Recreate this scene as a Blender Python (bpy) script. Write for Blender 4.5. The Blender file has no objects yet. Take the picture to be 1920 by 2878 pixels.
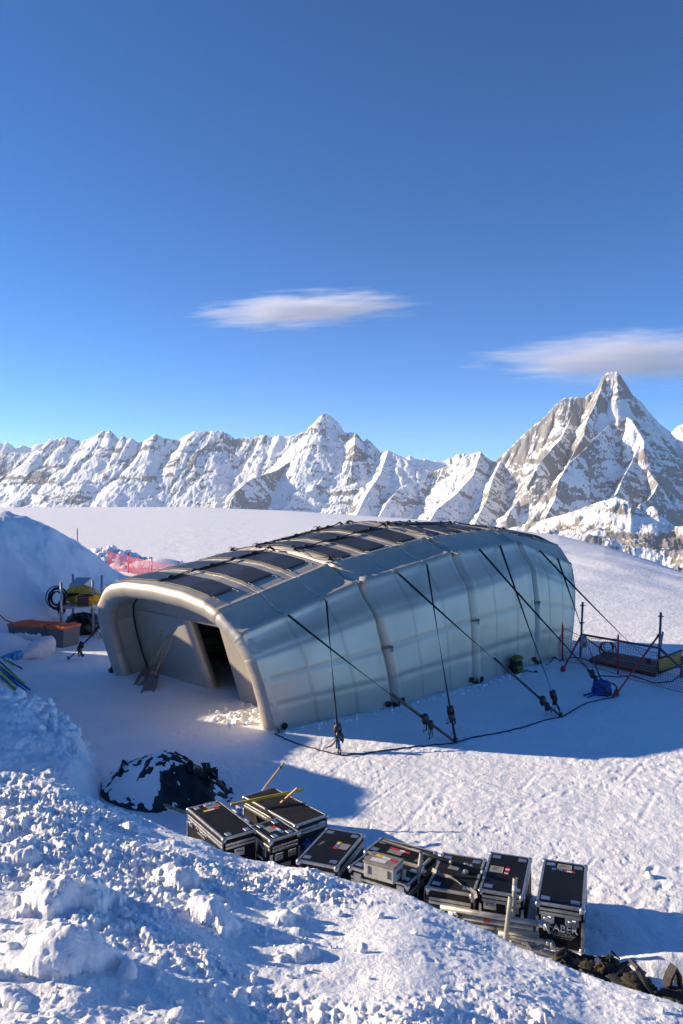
import bpy, bmesh, math, random
import numpy as np
from mathutils import Vector, Matrix

random.seed(7)
rng = np.random.default_rng(7)
SC = bpy.context.scene
COL = SC.collection
R = math.radians

# ------------------------------------------------------------------ camera
EYE = np.array([0.0, 0.0, 5.0])
FPX, CXP, CYP = 2126.0, 960.0, 1439.0
PITCH = math.atan(39.0 / FPX)
cam = bpy.data.cameras.new('camera')
cam.sensor_fit = 'VERTICAL'; cam.sensor_height = 36.0; cam.sensor_width = 24.0
cam.lens = 36.0 * FPX / 2878.0
cam.clip_start = 0.05; cam.clip_end = 80000.0
camo = bpy.data.objects.new('camera', cam); COL.objects.link(camo)
camo.location = EYE; camo.rotation_euler = (R(90) - PITCH, 0, 0)
SC.camera = camo


def ray(x, y):
    """direction of the sight line through a point of the photograph"""
    dx, dz = (x - CXP) / FPX, -(y - CYP) / FPX
    c, s = math.cos(PITCH), math.sin(PITCH)
    return np.array([dx, c + dz * s, -s + dz * c])


def gnd(x, y, z=0.0):
    r = ray(x, y); return EYE + r * ((z - EYE[2]) / r[2])


def dep(x, y, d):
    r = ray(x, y); return EYE + r * (d / r[1])


# ------------------------------------------------------------------ numpy noise
def _hash(ix, iy, seed):
    h = (ix.astype(np.int64) * 374761393 + iy.astype(np.int64) * 668265263 + seed * 974711) & 0xFFFFFFFF
    h = ((h ^ (h >> 13)) * 1274126177) & 0xFFFFFFFF
    h = h ^ (h >> 16)
    return (h & 0xFFFF) / 65535.0


def vnoise(x, y, seed=0):
    x = np.asarray(x, float); y = np.asarray(y, float)
    ix = np.floor(x); iy = np.floor(y); fx = x - ix; fy = y - iy
    fx = fx * fx * fx * (fx * (fx * 6 - 15) + 10); fy = fy * fy * fy * (fy * (fy * 6 - 15) + 10)
    a = _hash(ix, iy, seed); b = _hash(ix + 1, iy, seed); c = _hash(ix, iy + 1, seed); d = _hash(ix + 1, iy + 1, seed)
    return (a + (b - a) * fx) * (1 - fy) + (c + (d - c) * fx) * fy


def fbm(x, y, oct=4, seed=0, gain=.5, lac=2.03):
    s = 0; amp = 1; tot = 0
    for o in range(oct):
        s = s + amp * vnoise(x * lac ** o + 17.3 * o, y * lac ** o - 9.1 * o, seed + o); tot += amp; amp *= gain
    return s / tot


def ridged(x, y, oct=4, seed=0, gain=.5):
    s = 0; amp = 1; tot = 0
    for o in range(oct):
        n = 1 - np.abs(2 * vnoise(x * 2.07 ** o + 11.7 * o, y * 2.07 ** o + 5.3 * o, seed + o) - 1)
        s = s + amp * n * n; tot += amp; amp *= gain
    return s / tot


def sstep(a, b, x):
    t = np.clip((x - a) / (b - a), 0, 1); return t * t * (3 - 2 * t)


# ------------------------------------------------------------------ object helpers
def tag(o, label=None, cat=None, group=None, kind=None):
    if label: o['label'] = label
    if cat: o['category'] = cat
    if group: o['group'] = group
    if kind: o['kind'] = kind
    return o


def thing(name, label, cat, loc=(0, 0, 0), rz=0.0, group=None):
    o = bpy.data.objects.new(name, None); COL.objects.link(o)
    o.empty_display_size = .2
    o.location = loc; o.rotation_euler = (0, 0, rz)
    return tag(o, label, cat, group)


def link(name, me, m, parent=None):
    if m is not None: me.materials.append(m)
    o = bpy.data.objects.new(name, me); COL.objects.link(o)
    if parent is not None: o.parent = parent
    return o


def grid_mesh(name, P, smooth=True, close_u=False):
    """P: (rows, cols, 3) array -> quad mesh"""
    n, m = P.shape[:2]
    idx = np.arange(n * m).reshape(n, m)
    if close_u: idx = np.concatenate([idx, idx[:, :1]], axis=1)
    a = idx[:-1, :-1].ravel(); b = idx[:-1, 1:].ravel(); c = idx[1:, 1:].ravel(); d = idx[1:, :-1].ravel()
    f = np.stack([a, b, c, d], axis=1)
    return np_mesh(name, P.reshape(-1, 3), f, smooth)


def np_mesh(name, V, F, smooth=True):
    me = bpy.data.meshes.new(name)
    V = np.ascontiguousarray(V, dtype=np.float32); F = np.ascontiguousarray(F, dtype=np.int32)
    me.vertices.add(len(V)); me.vertices.foreach_set('co', V.ravel())
    k = F.shape[1]
    me.loops.add(F.size); me.loops.foreach_set('vertex_index', F.ravel())
    me.polygons.add(len(F))
    me.polygons.foreach_set('loop_start', np.arange(0, F.size, k, dtype=np.int32))
    me.polygons.foreach_set('use_smooth', np.full(len(F), smooth, dtype=bool))
    me.update(calc_edges=True); me.validate()
    return me


class MB:
    """collects shapes and links them as one mesh object"""
    def __init__(s): s.v = []; s.f = []; s.sm = []

    def add(s, verts, faces, smooth=False):
        o = len(s.v); s.v += [tuple(map(float, p)) for p in verts]
        s.f += [tuple(i + o for i in q) for q in faces]; s.sm += [smooth] * len(faces); return s

    def box(s, c, size, M=None, bev=0.0):
        bm = bmesh.new(); bmesh.ops.create_cube(bm, size=1.0)
        for v in bm.verts: v.co = Vector((v.co.x * size[0], v.co.y * size[1], v.co.z * size[2]))
        if bev > 0:
            bmesh.ops.bevel(bm, geom=bm.edges[:], offset=bev, segments=2, profile=.5, affect='EDGES')
        for v in bm.verts:
            p = v.co + Vector(c); v.co = (M @ p) if M is not None else p
        bm.verts.index_update()
        s.add([v.co[:] for v in bm.verts], [[v.index for v in f.verts] for f in bm.faces]); bm.free(); return s

    def tube(s, path, r, sides=8, cap=True, smooth=True, closed=False):
        P = [np.array(p, float) for p in path]; n = len(P)
        rr = r if hasattr(r, '__len__') else [r] * n
        V = []; up = None
        for i in range(n):
            if closed: t = P[(i + 1) % n] - P[i - 1]
            else: t = P[min(i + 1, n - 1)] - P[max(i - 1, 0)]
            t = t / (np.linalg.norm(t) + 1e-9)
            if up is None:
                up = np.array([0, 0, 1.0]) if abs(t[2]) < .9 else np.array([1.0, 0, 0])
            a = np.cross(t, up); a /= np.linalg.norm(a) + 1e-9; b = np.cross(a, t); up = b
            for k in range(sides):
                th = 2 * math.pi * k / sides
                V.append(P[i] + rr[i] * (math.cos(th) * a + math.sin(th) * b))
        F = []
        for i in range(n if closed else n - 1):
            j = (i + 1) % n
            for k in range(sides):
                k2 = (k + 1) % sides
                F.append((i * sides + k, i * sides + k2, j * sides + k2, j * sides + k))
        if cap and not closed:
            F.append(tuple(range(sides))[::-1]); F.append(tuple((n - 1) * sides + k for k in range(sides)))
        return s.add(V, F, smooth)

    def ribbon(s, path, w, th=.006, sides=None, twist=0.0):
        """flat webbing along a path; sides = a vector roughly across the strap"""
        P = [np.array(p, float) for p in path]; n = len(P); V = []
        ref = np.array(sides if sides is not None else (0.3, 1, 0.2), float)
        for i in range(n):
            t = P[min(i + 1, n - 1)] - P[max(i - 1, 0)]; t /= np.linalg.norm(t) + 1e-9
            a = ref - t * np.dot(ref, t)
            if np.linalg.norm(a) < 1e-3: a = np.cross(t, (1, 0, 0.2))
            a /= np.linalg.norm(a); b = np.cross(t, a)
            tw = twist * i / max(1, n - 1)
            a, b = a * math.cos(tw) + b * math.sin(tw), b * math.cos(tw) - a * math.sin(tw)
            for sa, sb in ((-1, -1), (1, -1), (1, 1), (-1, 1)):
                V.append(P[i] + a * sa * w / 2 + b * sb * th / 2)
        F = []
        for i in range(n - 1):
            for k in range(4):
                k2 = (k + 1) % 4; F.append((i * 4 + k, i * 4 + k2, i * 4 + 4 + k2, i * 4 + 4 + k))
        F += [(3, 2, 1, 0), tuple(4 * (n - 1) + k for k in range(4))]
        return s.add(V, F)

    def blob(s, c, rad, seed=0, amp=.15, freq=2.0, rz=0.0, n=28, m=18, squash=2.4, M=None):
        """a soft lumpy body (bag, bundle)"""
        V = []; F = []
        for i in range(m + 1):
            ph = math.pi * i / m
            for k in range(n):
                th = 2 * math.pi * k / n
                d = np.array([math.sin(ph) * math.cos(th), math.sin(ph) * math.sin(th), math.cos(ph)])
                q = (np.abs(d) ** squash).sum() ** (1 / squash); V.append(d / q)
        V = np.array(V)
        nz = fbm(V[:, 0] * freq + V[:, 2] * freq * .7 + seed * 3.1, V[:, 1] * freq - V[:, 2] * freq * .6 + seed * 1.7, 4, seed)
        V = V * (1 + amp * (2 * nz - 1))[:, None] * np.array(rad)
        cz, sz = math.cos(rz), math.sin(rz)
        V = np.stack([V[:, 0] * cz - V[:, 1] * sz, V[:, 0] * sz + V[:, 1] * cz, V[:, 2]], 1) + np.array(c)
        if M is not None: V = [M @ Vector(p) for p in V]
        for i in range(m):
            for k in range(n):
                F.append((i * n + k, (i + 1) * n + k, (i + 1) * n + (k + 1) % n, i * n + (k + 1) % n))
        return s.add(V, F, True)

    def build(s, name, m, parent=None):
        me = bpy.data.meshes.new(name); me.from_pydata(s.v, [], s.f)
        me.polygons.foreach_set('use_smooth', s.sm); me.update()
        return link(name, me, m, parent)


def arc(c, r, a0, a1, n, ax=(1, 0, 0), ay=(0, 0, 1)):
    c = np.array(c, float); ax = np.array(ax, float); ay = np.array(ay, float)
    return [c + r * (math.cos(a0 + (a1 - a0) * i / (n - 1)) * ax + math.sin(a0 + (a1 - a0) * i / (n - 1)) * ay) for i in range(n)]


# ------------------------------------------------------------------ materials
def new_mat(name):
    m = bpy.data.materials.new(name); m.use_nodes = True
    nt = m.node_tree; b = nt.nodes['Principled BSDF']
    return m, nt, b


def mat(name, col, rough=.6, metal=0.0, var=.12, scale=8.0, bump=0.0, bscale=60.0, rvar=.1, col2=None, cut=(.35, .65), spec=None):
    """plain material broken up by noise in colour, roughness and (optionally) bump"""
    m, nt, b = new_mat(name); N = nt.nodes; L = nt.links
    tc = N.new('ShaderNodeTexCoord'); nz = N.new('ShaderNodeTexNoise')
    nz.inputs['Scale'].default_value = scale; nz.inputs['Detail'].default_value = 6
    L.new(tc.outputs['Object'], nz.inputs['Vector'])
    cr = N.new('ShaderNodeValToRGB'); c = np.array(col)
    lo = np.array(col2) if col2 is not None else c * (1 - var); hi = c if col2 is not None else np.minimum(c * (1 + var), 1)
    cr.color_ramp.elements[0].position = cut[0]; cr.color_ramp.elements[1].position = cut[1]
    cr.color_ramp.elements[0].color = (*lo, 1); cr.color_ramp.elements[1].color = (*hi, 1)
    L.new(nz.outputs['Fac'], cr.inputs['Fac']); L.new(cr.outputs['Color'], b.inputs['Base Color'])
    mr = N.new('ShaderNodeMapRange'); mr.inputs['To Min'].default_value = max(0, rough - rvar); mr.inputs['To Max'].default_value = min(1, rough + rvar)
    L.new(nz.outputs['Fac'], mr.inputs['Value']); L.new(mr.outputs['Result'], b.inputs['Roughness'])
    b.inputs['Metallic'].default_value = metal
    if spec is not None: b.inputs['Specular IOR Level'].default_value = spec
    if bump > 0:
        n2 = N.new('ShaderNodeTexNoise'); n2.inputs['Scale'].default_value = bscale; n2.inputs['Detail'].default_value = 5
        L.new(tc.outputs['Object'], n2.inputs['Vector'])
        bp = N.new('ShaderNodeBump'); bp.inputs['Strength'].default_value = bump; bp.inputs['Distance'].default_value = .02
        L.new(n2.outputs['Fac'], bp.inputs['Height']); L.new(bp.outputs['Normal'], b.inputs['Normal'])
    return m


# ------------------------------------------------------------------ light
SUN_EL = R(17.0)
SUN_H = np.array([-0.976, 0.217])            # where the sun stands, seen from above
SUN_ROT = math.atan2(SUN_H[0], SUN_H[1])
sun = bpy.data.lights.new('sun', 'SUN'); sun.energy = 4.5; sun.angle = R(.5); sun.color = (1.0, .82, .58)
suno = bpy.data.objects.new('sun', sun); COL.objects.link(suno)
sd = Vector((SUN_H[0] * math.cos(SUN_EL), SUN_H[1] * math.cos(SUN_EL), math.sin(SUN_EL)))
suno.rotation_euler = sd.to_track_quat('Z', 'Y').to_euler()
suno.location = (-20, 5, 30)

W = bpy.data.worlds.new('World'); SC.world = W; W.use_nodes = True
wn = W.node_tree.nodes; wl = W.node_tree.links
sky = wn.new('ShaderNodeTexSky'); sky.sky_type = 'NISHITA'; sky.sun_disc = False
sky.sun_elevation = SUN_EL; sky.sun_rotation = SUN_ROT
sky.altitude = 5000; sky.air_density = 1.0; sky.dust_density = .9; sky.ozone_density = 4.0
hs = wn.new('ShaderNodeHueSaturation'); hs.inputs['Saturation'].default_value = 1.17; hs.inputs['Hue'].default_value = .500
wl.new(sky.outputs['Color'], hs.inputs['Color']); gm = wn.new('ShaderNodeGamma'); gm.inputs['Gamma'].default_value = 1.08
wl.new(hs.outputs['Color'], gm.inputs['Color']); wl.new(gm.outputs['Color'], wn['Background'].inputs['Color'])
wn['Background'].inputs['Strength'].default_value = .088

SC.view_settings.view_transform = 'Standard'; SC.view_settings.look = 'None'
SC.view_settings.exposure = 1.1; SC.view_settings.gamma = 1.0
SC.render.engine = 'CYCLES'
SC.cycles.use_denoising = True
SC.cycles.max_bounces = 12; SC.cycles.diffuse_bounces = 8; SC.cycles.glossy_bounces = 3
SC.cycles.transparent_max_bounces = 16; SC.cycles.volume_bounces = 8
# ------------------------------------------------------------------ snow terrain
def poly_sd(X, Y, poly):
    """signed distance to a polygon, positive inside"""
    P = np.array(poly, float); n = len(P)
    d = np.full(X.shape, 1e9); ins = np.zeros(X.shape, bool)
    for i in range(n):
        ax, ay = P[i]; bx, by = P[(i + 1) % n]
        ex, ey = bx - ax, by - ay; wx, wy = X - ax, Y - ay
        t = np.clip((wx * ex + wy * ey) / (ex * ex + ey * ey), 0, 1)
        d = np.minimum(d, (wx - t * ex) ** 2 + (wy - t * ey) ** 2)
        c = ((ay > Y) != (by > Y)) & (X < (bx - ax) * (Y - ay) / (by - ay + 1e-12) + ax)
        ins ^= c
    return np.where(ins, 1, -1) * np.sqrt(d)


def mound(X, Y, poly, H, slope):
    d = np.maximum(poly_sd(X, Y, poly), 0)
    return H * (1 - np.exp(-slope * d / np.maximum(H, .05)))


M1 = [(-40, 23.6), (-14.5, 24.6), (-12.4, 26.0), (-11.4, 27.0), (-10.4, 27.3), (-10.3, 29.3), (-8.8, 29.7), (-7.4, 31), (-6.8, 33), (-8.5, 37), (-14, 40), (-40, 44)]
M2 = [(-20, 18.2), (-10.2, 18.0), (-9.0, 17.2), (-8.2, 15.9), (-6.6, 15.1), (-5.2, 14.7), (-4.75, 14.0), (-4.2, 12.9), (-3.7, 11.6), (-3.1, 10.3), (-3.0, 7.5), (-20, 7.5)]
M3 = [(-9.2, 15), (-8.3, 17), (-8.5, 19.2), (-9.6, 20.8), (-11.2, 22.4), (-12.9, 23.6), (-13.6, 26), (-40, 26), (-40, 15)]
# crest of the bank in front of the cases: photo column, photo row, distance
CREST = np.array([(-600, 2120, 8.4), (0, 2174, 8.1), (92, 2184, 8.05), (159, 2188, 8.0), (245, 2216, 7.9), (337, 2260, 7.75), (429, 2284, 7.65), (520, 2316, 7.5),
                  (582, 2342, 7.3), (631, 2376, 7.2), (735, 2406, 7.1), (848, 2434, 6.9), (960, 2466, 6.7), (1131, 2496, 6.4), (1193, 2528, 6.2),
                  (1266, 2570, 6.0), (1419, 2636, 5.7), (1480, 2663, 5.55), (1572, 2700, 5.4), (1689, 2743, 5.25), (1817, 2780, 5.05), (1920, 2816, 4.9), (2500, 3000, 4.3)])
CT = np.linspace((CREST[0, 0] - 960) / FPX, (CREST[-1, 0] - 960) / FPX, 600)
CY = np.interp(CT, (CREST[:, 0] - 960) / FPX, CREST[:, 2]); CZ = np.interp(CT, (CREST[:, 0] - 960) / FPX, 5 - (CREST[:, 1] - 1400) / FPX * CREST[:, 2] - .055)
for _ in range(90):                                    # no kinks along the crest
    CY[1:-1] = (CY[:-2] + 2 * CY[1:-1] + CY[2:]) / 4; CZ[1:-1] = (CZ[:-2] + 2 * CZ[1:-1] + CZ[2:]) / 4
HD_T = np.array([-2, -.45, -.2, -.075, .1, .287, .348, .395, .4515, .7, 2])
HD_D = np.array([.0105, .0113, .0115, .0165, .028, .047, .060, .073, .089, .125, .125])


def smax(a, b, k=.12):
    h = np.clip(.5 + .5 * (a - b) / k, 0, 1); return b + (a - b) * h + k * h * (1 - h)


def banks(X, Y):
    """bank the camera stands on"""
    t = X / np.maximum(Y, .4)
    yc = np.interp(t, CT, CY); zc = np.interp(t, CT, CZ)
    s = np.clip(Y / yc, 0, 1.0)
    up = 3.35 + (zc - 3.35) * (s * 1.08 - .08 * s * s * s) + .12 * np.clip(X, -3, 3) * (1 - s) * np.minimum(1, s * 3)
    dn = zc - (Y - yc) * .80 - .04 * (1 - np.exp(-np.maximum(Y - yc, 0) * 3))
    return np.where(Y < yc, up, dn)


LUMPS = []
lr = random.Random(5)
for _ in range(110):                                   # clods of shovelled snow lying on the bank
    y = 1.6 + 5.6 * lr.random() ** .9; t = lr.uniform(-.62, .55)
    if t * y > -.2 and y > 3.9 and lr.random() < .8: continue
    LUMPS.append((t * y, y, lr.choice([.03, .035, .05, .06, .10]) * lr.uniform(.7, 1.3), lr.uniform(.3, .65), lr.uniform(0, 3.1), lr.uniform(.6, 1)))
for a in [(-1.02, 2.75, .34, .75, .4, .8), (-.72, 2.55, .22, .8, 1.1, .8), (-1.25, 2.9, .25, .8, 1.1, .8), (-.62, 2.95, .16, .9, 0, .7), (-.12, 2.75, .13, .9, 0, .6), (.05, 2.9, .15, .8, 0, .6),
          (.52, 3.5, .16, .9, 2, .5), (.36, 3.7, .18, .8, .4, .7), (.75, 3.4, .14, .9, .4, .7), (.2, 3.4, .16, .7, .4, .7), (-1.5, 4.1, .25, .7, .4, .7), (-1.8, 5.0, .3, .6, .4, .7), (-.9, 5.2, .2, .6, 2.4, .7),
          (-1.3, 5.9, .22, .55, 2.4, .7), (1.25, 3.05, .2, .7, .3, .8), (.9, 2.7, .2, .6, .3, .8)]:
    LUMPS.append(a)
for _ in range(46):                                    # broken rim of the block at the left
    f = lr.random(); p0 = np.array([-6.3, 14.65]); p1 = np.array([-5.2, 14.4]); p2 = np.array([-4.35, 13.0])
    q = p0 + (p1 - p0) * min(1, f * 2) + (p2 - p1) * max(0, f * 2 - 1)
    LUMPS.append((q[0] + lr.uniform(-.35, .05), q[1] + lr.uniform(-.3, .05), lr.uniform(.08, .2), lr.uniform(.6, 1.0), lr.uniform(0, 3), lr.uniform(.6, 1)))
for _ in range(40):                                    # clods in front of the right hand leg of the entrance
    LUMPS.append((-2.2 + lr.gauss(0, .35), 17.3 + lr.gauss(0, .45), lr.uniform(.06, .14), lr.uniform(.4, .7), lr.uniform(0, 3), lr.uniform(.6, 1)))
for _ in range(60):                                    # ploughed clods beyond the net on the left
    LUMPS.append((-17.5 + lr.gauss(0, 2.0), 56.5 + lr.gauss(0, 1.6), lr.uniform(.15, .5), lr.uniform(.5, .9), lr.uniform(0, 3), lr.uniform(.6, 1)))


def terrain(X, Y, detail=True):
    X = np.asarray(X, float); Y = np.asarray(Y, float)
    r = np.hypot(X, Y); t = X / np.maximum(Y, .4)
    d = np.interp(t, HD_T, HD_D); r0 = 22.0
    k = d * d / (4 * (5 - d * r0)); u = np.maximum(r - r0, 0)
    ulim = .5 / (2 * k)
    base = -np.where(u < ulim, k * u * u, k * ulim * ulim + .5 * (u - ulim))
    wx = fbm(X * .35, Y * .35, 3, 41) - .5; wy = fbm(X * .35 + 7, Y * .35, 3, 43) - .5
    wf = fbm(X * 1.3, Y * 1.3, 3, 45) - .5
    X1 = X + .9 * wx + .35 * wf; Y1 = Y + .9 * wy + .35 * wf
    h1 = mound(X1, Y1, M1, np.interp(X, [-40, -14.0, -12.5, -11.6, -10.9, -10.3, -8.8, -7.2], [6.2, 4.75, 3.7, 2.75, 1.85, 1.25, .5, .15]), 1.9)
    h2 = mound(X + .5 * wx + .3 * wf, Y + .3 * wy, M2, np.interp(X, [-14, -10.8, -9.3, -7.6, -6.5, -5, -4, -3], [3.9, 3.7, 2.7, 1.65, 1.3, 1.12, .95, .75]) * np.where(X < -8, np.interp(Y, [7.5, 11, 13, 14.6], [.4, .5, .74, 1.05]), np.interp(Y, [7.5, 11, 13, 14.2], [.9, .85, .92, 1.0])), 3.2)
    h3 = mound(X1, Y1, M3, np.interp(X, [-16, -12.8, -10.4, -9.4, -8.5], [5.3, 5.0, 2.6, 1.1, .55]) * np.interp(Y, [15, 18.4, 19.0, 20.4, 21.2], [.9, .8, .62, .66, 1]), 4.0)
    far = .95 * np.exp(-(((X + 17.6) / 2.2) ** 2 + ((Y - 57) / 1.6) ** 2)) + .8 * np.exp(-(((X + 12.9) / 2.2) ** 2 + ((Y - 53.5) / 1.3) ** 2))
    rt = .20 * np.exp(-(((X - 3.6) / .8) ** 2 + ((Y - 7.9) / .22) ** 2))
    rt = rt + .55 * np.exp(-(((X + 11.2) / 1.0) ** 2 + ((Y - 25.0) / .42) ** 2))
    fb = banks(X, Y)
    piles = np.maximum(np.maximum(h1, h2), h3)
    z = base + far + rt + piles
    z = smax(z, fb, .10)
    if not detail: return z
    mb = sstep(.03, .35, fb - base) * (fb + .3 > z)                    # on the near bank
    mp = sstep(.05, .5, piles) * (1 - mb)
    near = 1 - sstep(60, 200, r)
    big = fbm(X * 1.1 + 3, Y * 1.1, 3, 61) - .5
    bil = np.abs(2 * fbm(X * 2.3, Y * 2.3, 4, 62) - 1)
    fine = fbm(X * 9, Y * 9, 4, 63, .6) - .5
    fine2 = np.maximum(fbm(X * 17, Y * 17, 3, 64) - .5, -.08)
    rough = .22 + .95 * sstep(.44, .62, fbm(X * .8 + 5, Y * .8, 3, 70))
    calm = 1 - .82 * sstep(-.4, .5, X) * sstep(3.6, 4.6, Y) * sstep(4.0, 2.6, X - .12 * Y)
    crumb = np.maximum(vnoise(X * 26, Y * 26, 74) - .55, 0) * .045 + np.maximum(vnoise(X * 47, Y * 47, 75) - .5, 0) * .022
    edge_ = sstep(-.1, .6, np.interp(t, CT, CY) - Y); crumb = crumb * (.15 + .85 * edge_); fine2 = fine2 * (.3 + .7 * edge_)
    blk = np.round(3 * fbm(X * 3.1 + fine, Y * 3.1 + fine, 2, 76)) / 3 - .5
    z = z + mb * ((.13 * big + .19 * (fbm((X * .45 + Y * 1.25) * .95 + .4 * wx, (X * 1.2 - Y * .5) * .34, 3, 79) - .5)) * (.35 + .65 * calm) + calm * rough * (.04 * (bil - .2) + .05 * fine + .05 * fine2 + .05 * blk + crumb) + .008 * fine)
    z = z + mp * (.55 * (fbm(X * .7, Y * .7, 4, 65) - .5) + (.03 + .07 * sstep(20, 16, Y)) * fine)
    # trodden court
    crt = (1 - mb) * (1 - mp)
    pit = sstep(.58, .75, fbm(X * 8.5, Y * 6.2, 3, 66)) * sstep(.4, .6, fbm(X * .6, Y * .6, 2, 67))
    litz = sstep(-2.5, .5, X + (Y - 13) * .25) * sstep(20, 14, Y)
    z = z + near * crt * (.05 * (fbm(X * .5, Y * .5, 3, 68) - .5) + (.014 + .003 * litz) * (fbm(X * 9, Y * 8, 4, 69) - .5) - (.004 + .005 * litz) * pit - .007 * litz * sstep(.62, .8, fbm(X * 2.2 + Y * 3.2, Y * .8 - X * .35, 3, 77)))
    # wind crust on the open slope
    z = z + crt * sstep(25, 60, r) * (.07 * (fbm(X * .25, Y * .9, 3, 71) - .5) + .35 * (fbm(X * .03, Y * .06, 3, 72) - .5) * np.minimum(1, r / 200) + 1.1 * sstep(9, 18, X) * sstep(120, 50, Y) * (fbm(X * .11, Y * .05, 3, 78) - .5))
    return z


def lump_add(X, Y, Z):
    Z0 = Z.copy()
    for (cx, cy, rad, hf, an, asp) in LUMPS:
        # the grid is a fan: cut out the window that holds this clod
        rows = np.where(np.abs(Y[:, 0] - cy) < rad * 1.6)[0]
        if len(rows) == 0: continue
        r0_, r1_ = rows[0], rows[-1] + 1
        xs = X[(r0_ + r1_) // 2]
        cols = np.where(np.abs(xs - cx) < rad * 2.2)[0]
        if len(cols) == 0: continue
        c0, c1 = cols[0], cols[-1] + 1
        x = X[r0_:r1_, c0:c1] - cx; y = Y[r0_:r1_, c0:c1] - cy
        ca, sa = math.cos(an), math.sin(an)
        xr = (x * ca + y * sa) / rad; yr = (y * ca - x * sa) / (rad * asp)
        nz = fbm(x * 2.2 / rad + cx * 7, y * 2.2 / rad + cy * 5, 3, 90) - .5
        q = (np.abs(xr) ** 2.6 + np.abs(yr) ** 2.6) ** (1 / 2.6) * (1 + .7 * nz)
        bump = np.sqrt(np.clip(1 - q * q, 0, 1)) * (1 + .5 * nz)
        Z[r0_:r1_, c0:c1] = np.maximum(Z[r0_:r1_, c0:c1], Z0[r0_:r1_, c0:c1] + rad * hf * bump)
    return Z


ty = np.concatenate([np.geomspace(.35, 1.5, 40)[:-1], np.geomspace(1.5, 9.5, 470)[:-1], 1 / np.linspace(1 / 9.5, 1 / 40, 330)[:-1], 1 / np.linspace(1 / 40, 1 / 900, 120)[:-1], np.geomspace(900, 2600, 12)])
tt = np.concatenate([np.linspace(-1.1, -.46, 90)[:-1], np.linspace(-.46, .46, 800), np.linspace(.46, 1.0, 70)[1:]])
GX = (ty[:, None] + 1.2 * np.exp(-ty[:, None] / 6)) * tt[None, :]; GY = np.repeat(ty[:, None], len(tt), 1)
GZ = terrain(GX, GY); GZ = lump_add(GX, GY, GZ)
kr = random.Random(17)
for _ in range(110):                                   # scuffs, ski and sledge tracks on the trodden court
    cx, cy = kr.uniform(-1.5, 7.5), kr.uniform(9.0, 15.5); an_ = kr.choice([-.35, -.2, .1, -.6, 1.0]) + kr.gauss(0, .2); ln = kr.uniform(.3, 2.6); wd = kr.uniform(.022, .05); bend = kr.uniform(-.12, .12)
    rs_ = np.where(np.abs(GY[:, 0] - cy) < ln)[0]; cs_ = np.where(np.abs(GX[(rs_[0] + rs_[-1]) // 2] - cx) < ln * 1.2)[0]
    if len(cs_) == 0: continue
    sl = (slice(rs_[0], rs_[-1] + 1), slice(cs_[0], cs_[-1] + 1)); x = GX[sl] - cx; y = GY[sl] - cy
    a_ = x * math.cos(an_) + y * math.sin(an_); b_ = y * math.cos(an_) - x * math.sin(an_) - bend * a_ * a_
    q = np.exp(-(b_ / wd) ** 2) * sstep(ln * .5, ln * .4, np.abs(a_)); rim = np.exp(-((np.abs(b_) - wd * 1.7) / wd) ** 2) * sstep(ln * .5, ln * .4, np.abs(a_))
    GZ[sl] += (-.006 * q + .003 * rim) * (GZ[sl] < .25)
for pts in ([(-2.9, 19.0), (-2.6, 16.5), (-1.6, 14.4), (.2, 13.0), (2.6, 12.2), (5.2, 11.6), (8, 11.4)], [(-3.2, 18.6), (-5.2, 19.2), (-7.4, 22.0), (-8.4, 24.0)], [(-3.0, 18.2), (-3.4, 15.6), (-2.0, 13.6), (-1.2, 12.2), (.6, 11.0), (2.2, 10.2), (3.9, 9.4), (5.0, 8.2)],
            [(-1.2, 14.8), (1.0, 15.2), (3.6, 15.8), (6.2, 17.6), (8.2, 19.6)], [(.8, 10.9), (2.4, 11.6), (4.2, 13.2), (6.4, 14.2)], [(-2.4, 17.6), (-4.6, 16.8), (-5.6, 18.0), (-6.8, 20.2)], [(3.4, 9.2), (4.6, 10.2), (6.2, 10.6)]):
    P_ = np.array(pts); s_ = np.concatenate([[0], np.cumsum(np.hypot(*np.diff(P_, axis=0).T))]); n_ = int(s_[-1] / .34)
    for k in range(n_):                                # boot prints
        f = (k + .5) * .34; cx = float(np.interp(f, s_, P_[:, 0])); cy = float(np.interp(f, s_, P_[:, 1])); ex = float(np.interp(f + .1, s_, P_[:, 0])) - cx; ey = float(np.interp(f + .1, s_, P_[:, 1])) - cy
        an_ = math.atan2(ey, ex + 1e-9) + kr.gauss(0, .12); sd_ = .12 if k % 2 else -.12
        cx += -math.sin(an_) * sd_ + kr.gauss(0, .04); cy += math.cos(an_) * sd_ + kr.gauss(0, .04)
        rs_ = np.where(np.abs(GY[:, 0] - cy) < .24)[0]
        if len(rs_) < 2: continue
        cs_ = np.where(np.abs(GX[(rs_[0] + rs_[-1]) // 2] - cx) < .26)[0]
        if len(cs_) < 2: continue
        sl = (slice(rs_[0], rs_[-1] + 1), slice(cs_[0], cs_[-1] + 1)); x = GX[sl] - cx; y = GY[sl] - cy
        a_ = (x * math.cos(an_) + y * math.sin(an_)) / .145; b_ = (y * math.cos(an_) - x * math.sin(an_)) / .06; q = np.hypot(a_, b_)
        GZ[sl] += (-kr.uniform(.003, .012) * sstep(1.25, .5, q + .25 * kr.random()) + .004 * np.exp(-((q - 1.3) / .3) ** 2)) * (GZ[sl] < .3)
GXI = GX


def zat(x, y):
    """height of the finished snow surface"""
    i = int(np.clip(np.searchsorted(ty, y), 1, len(ty) - 1)); f = (y - ty[i - 1]) / (ty[i] - ty[i - 1])
    a = np.interp(x, GX[i - 1], GZ[i - 1]); b = np.interp(x, GX[i], GZ[i]); return float(a + (b - a) * f)


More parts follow.
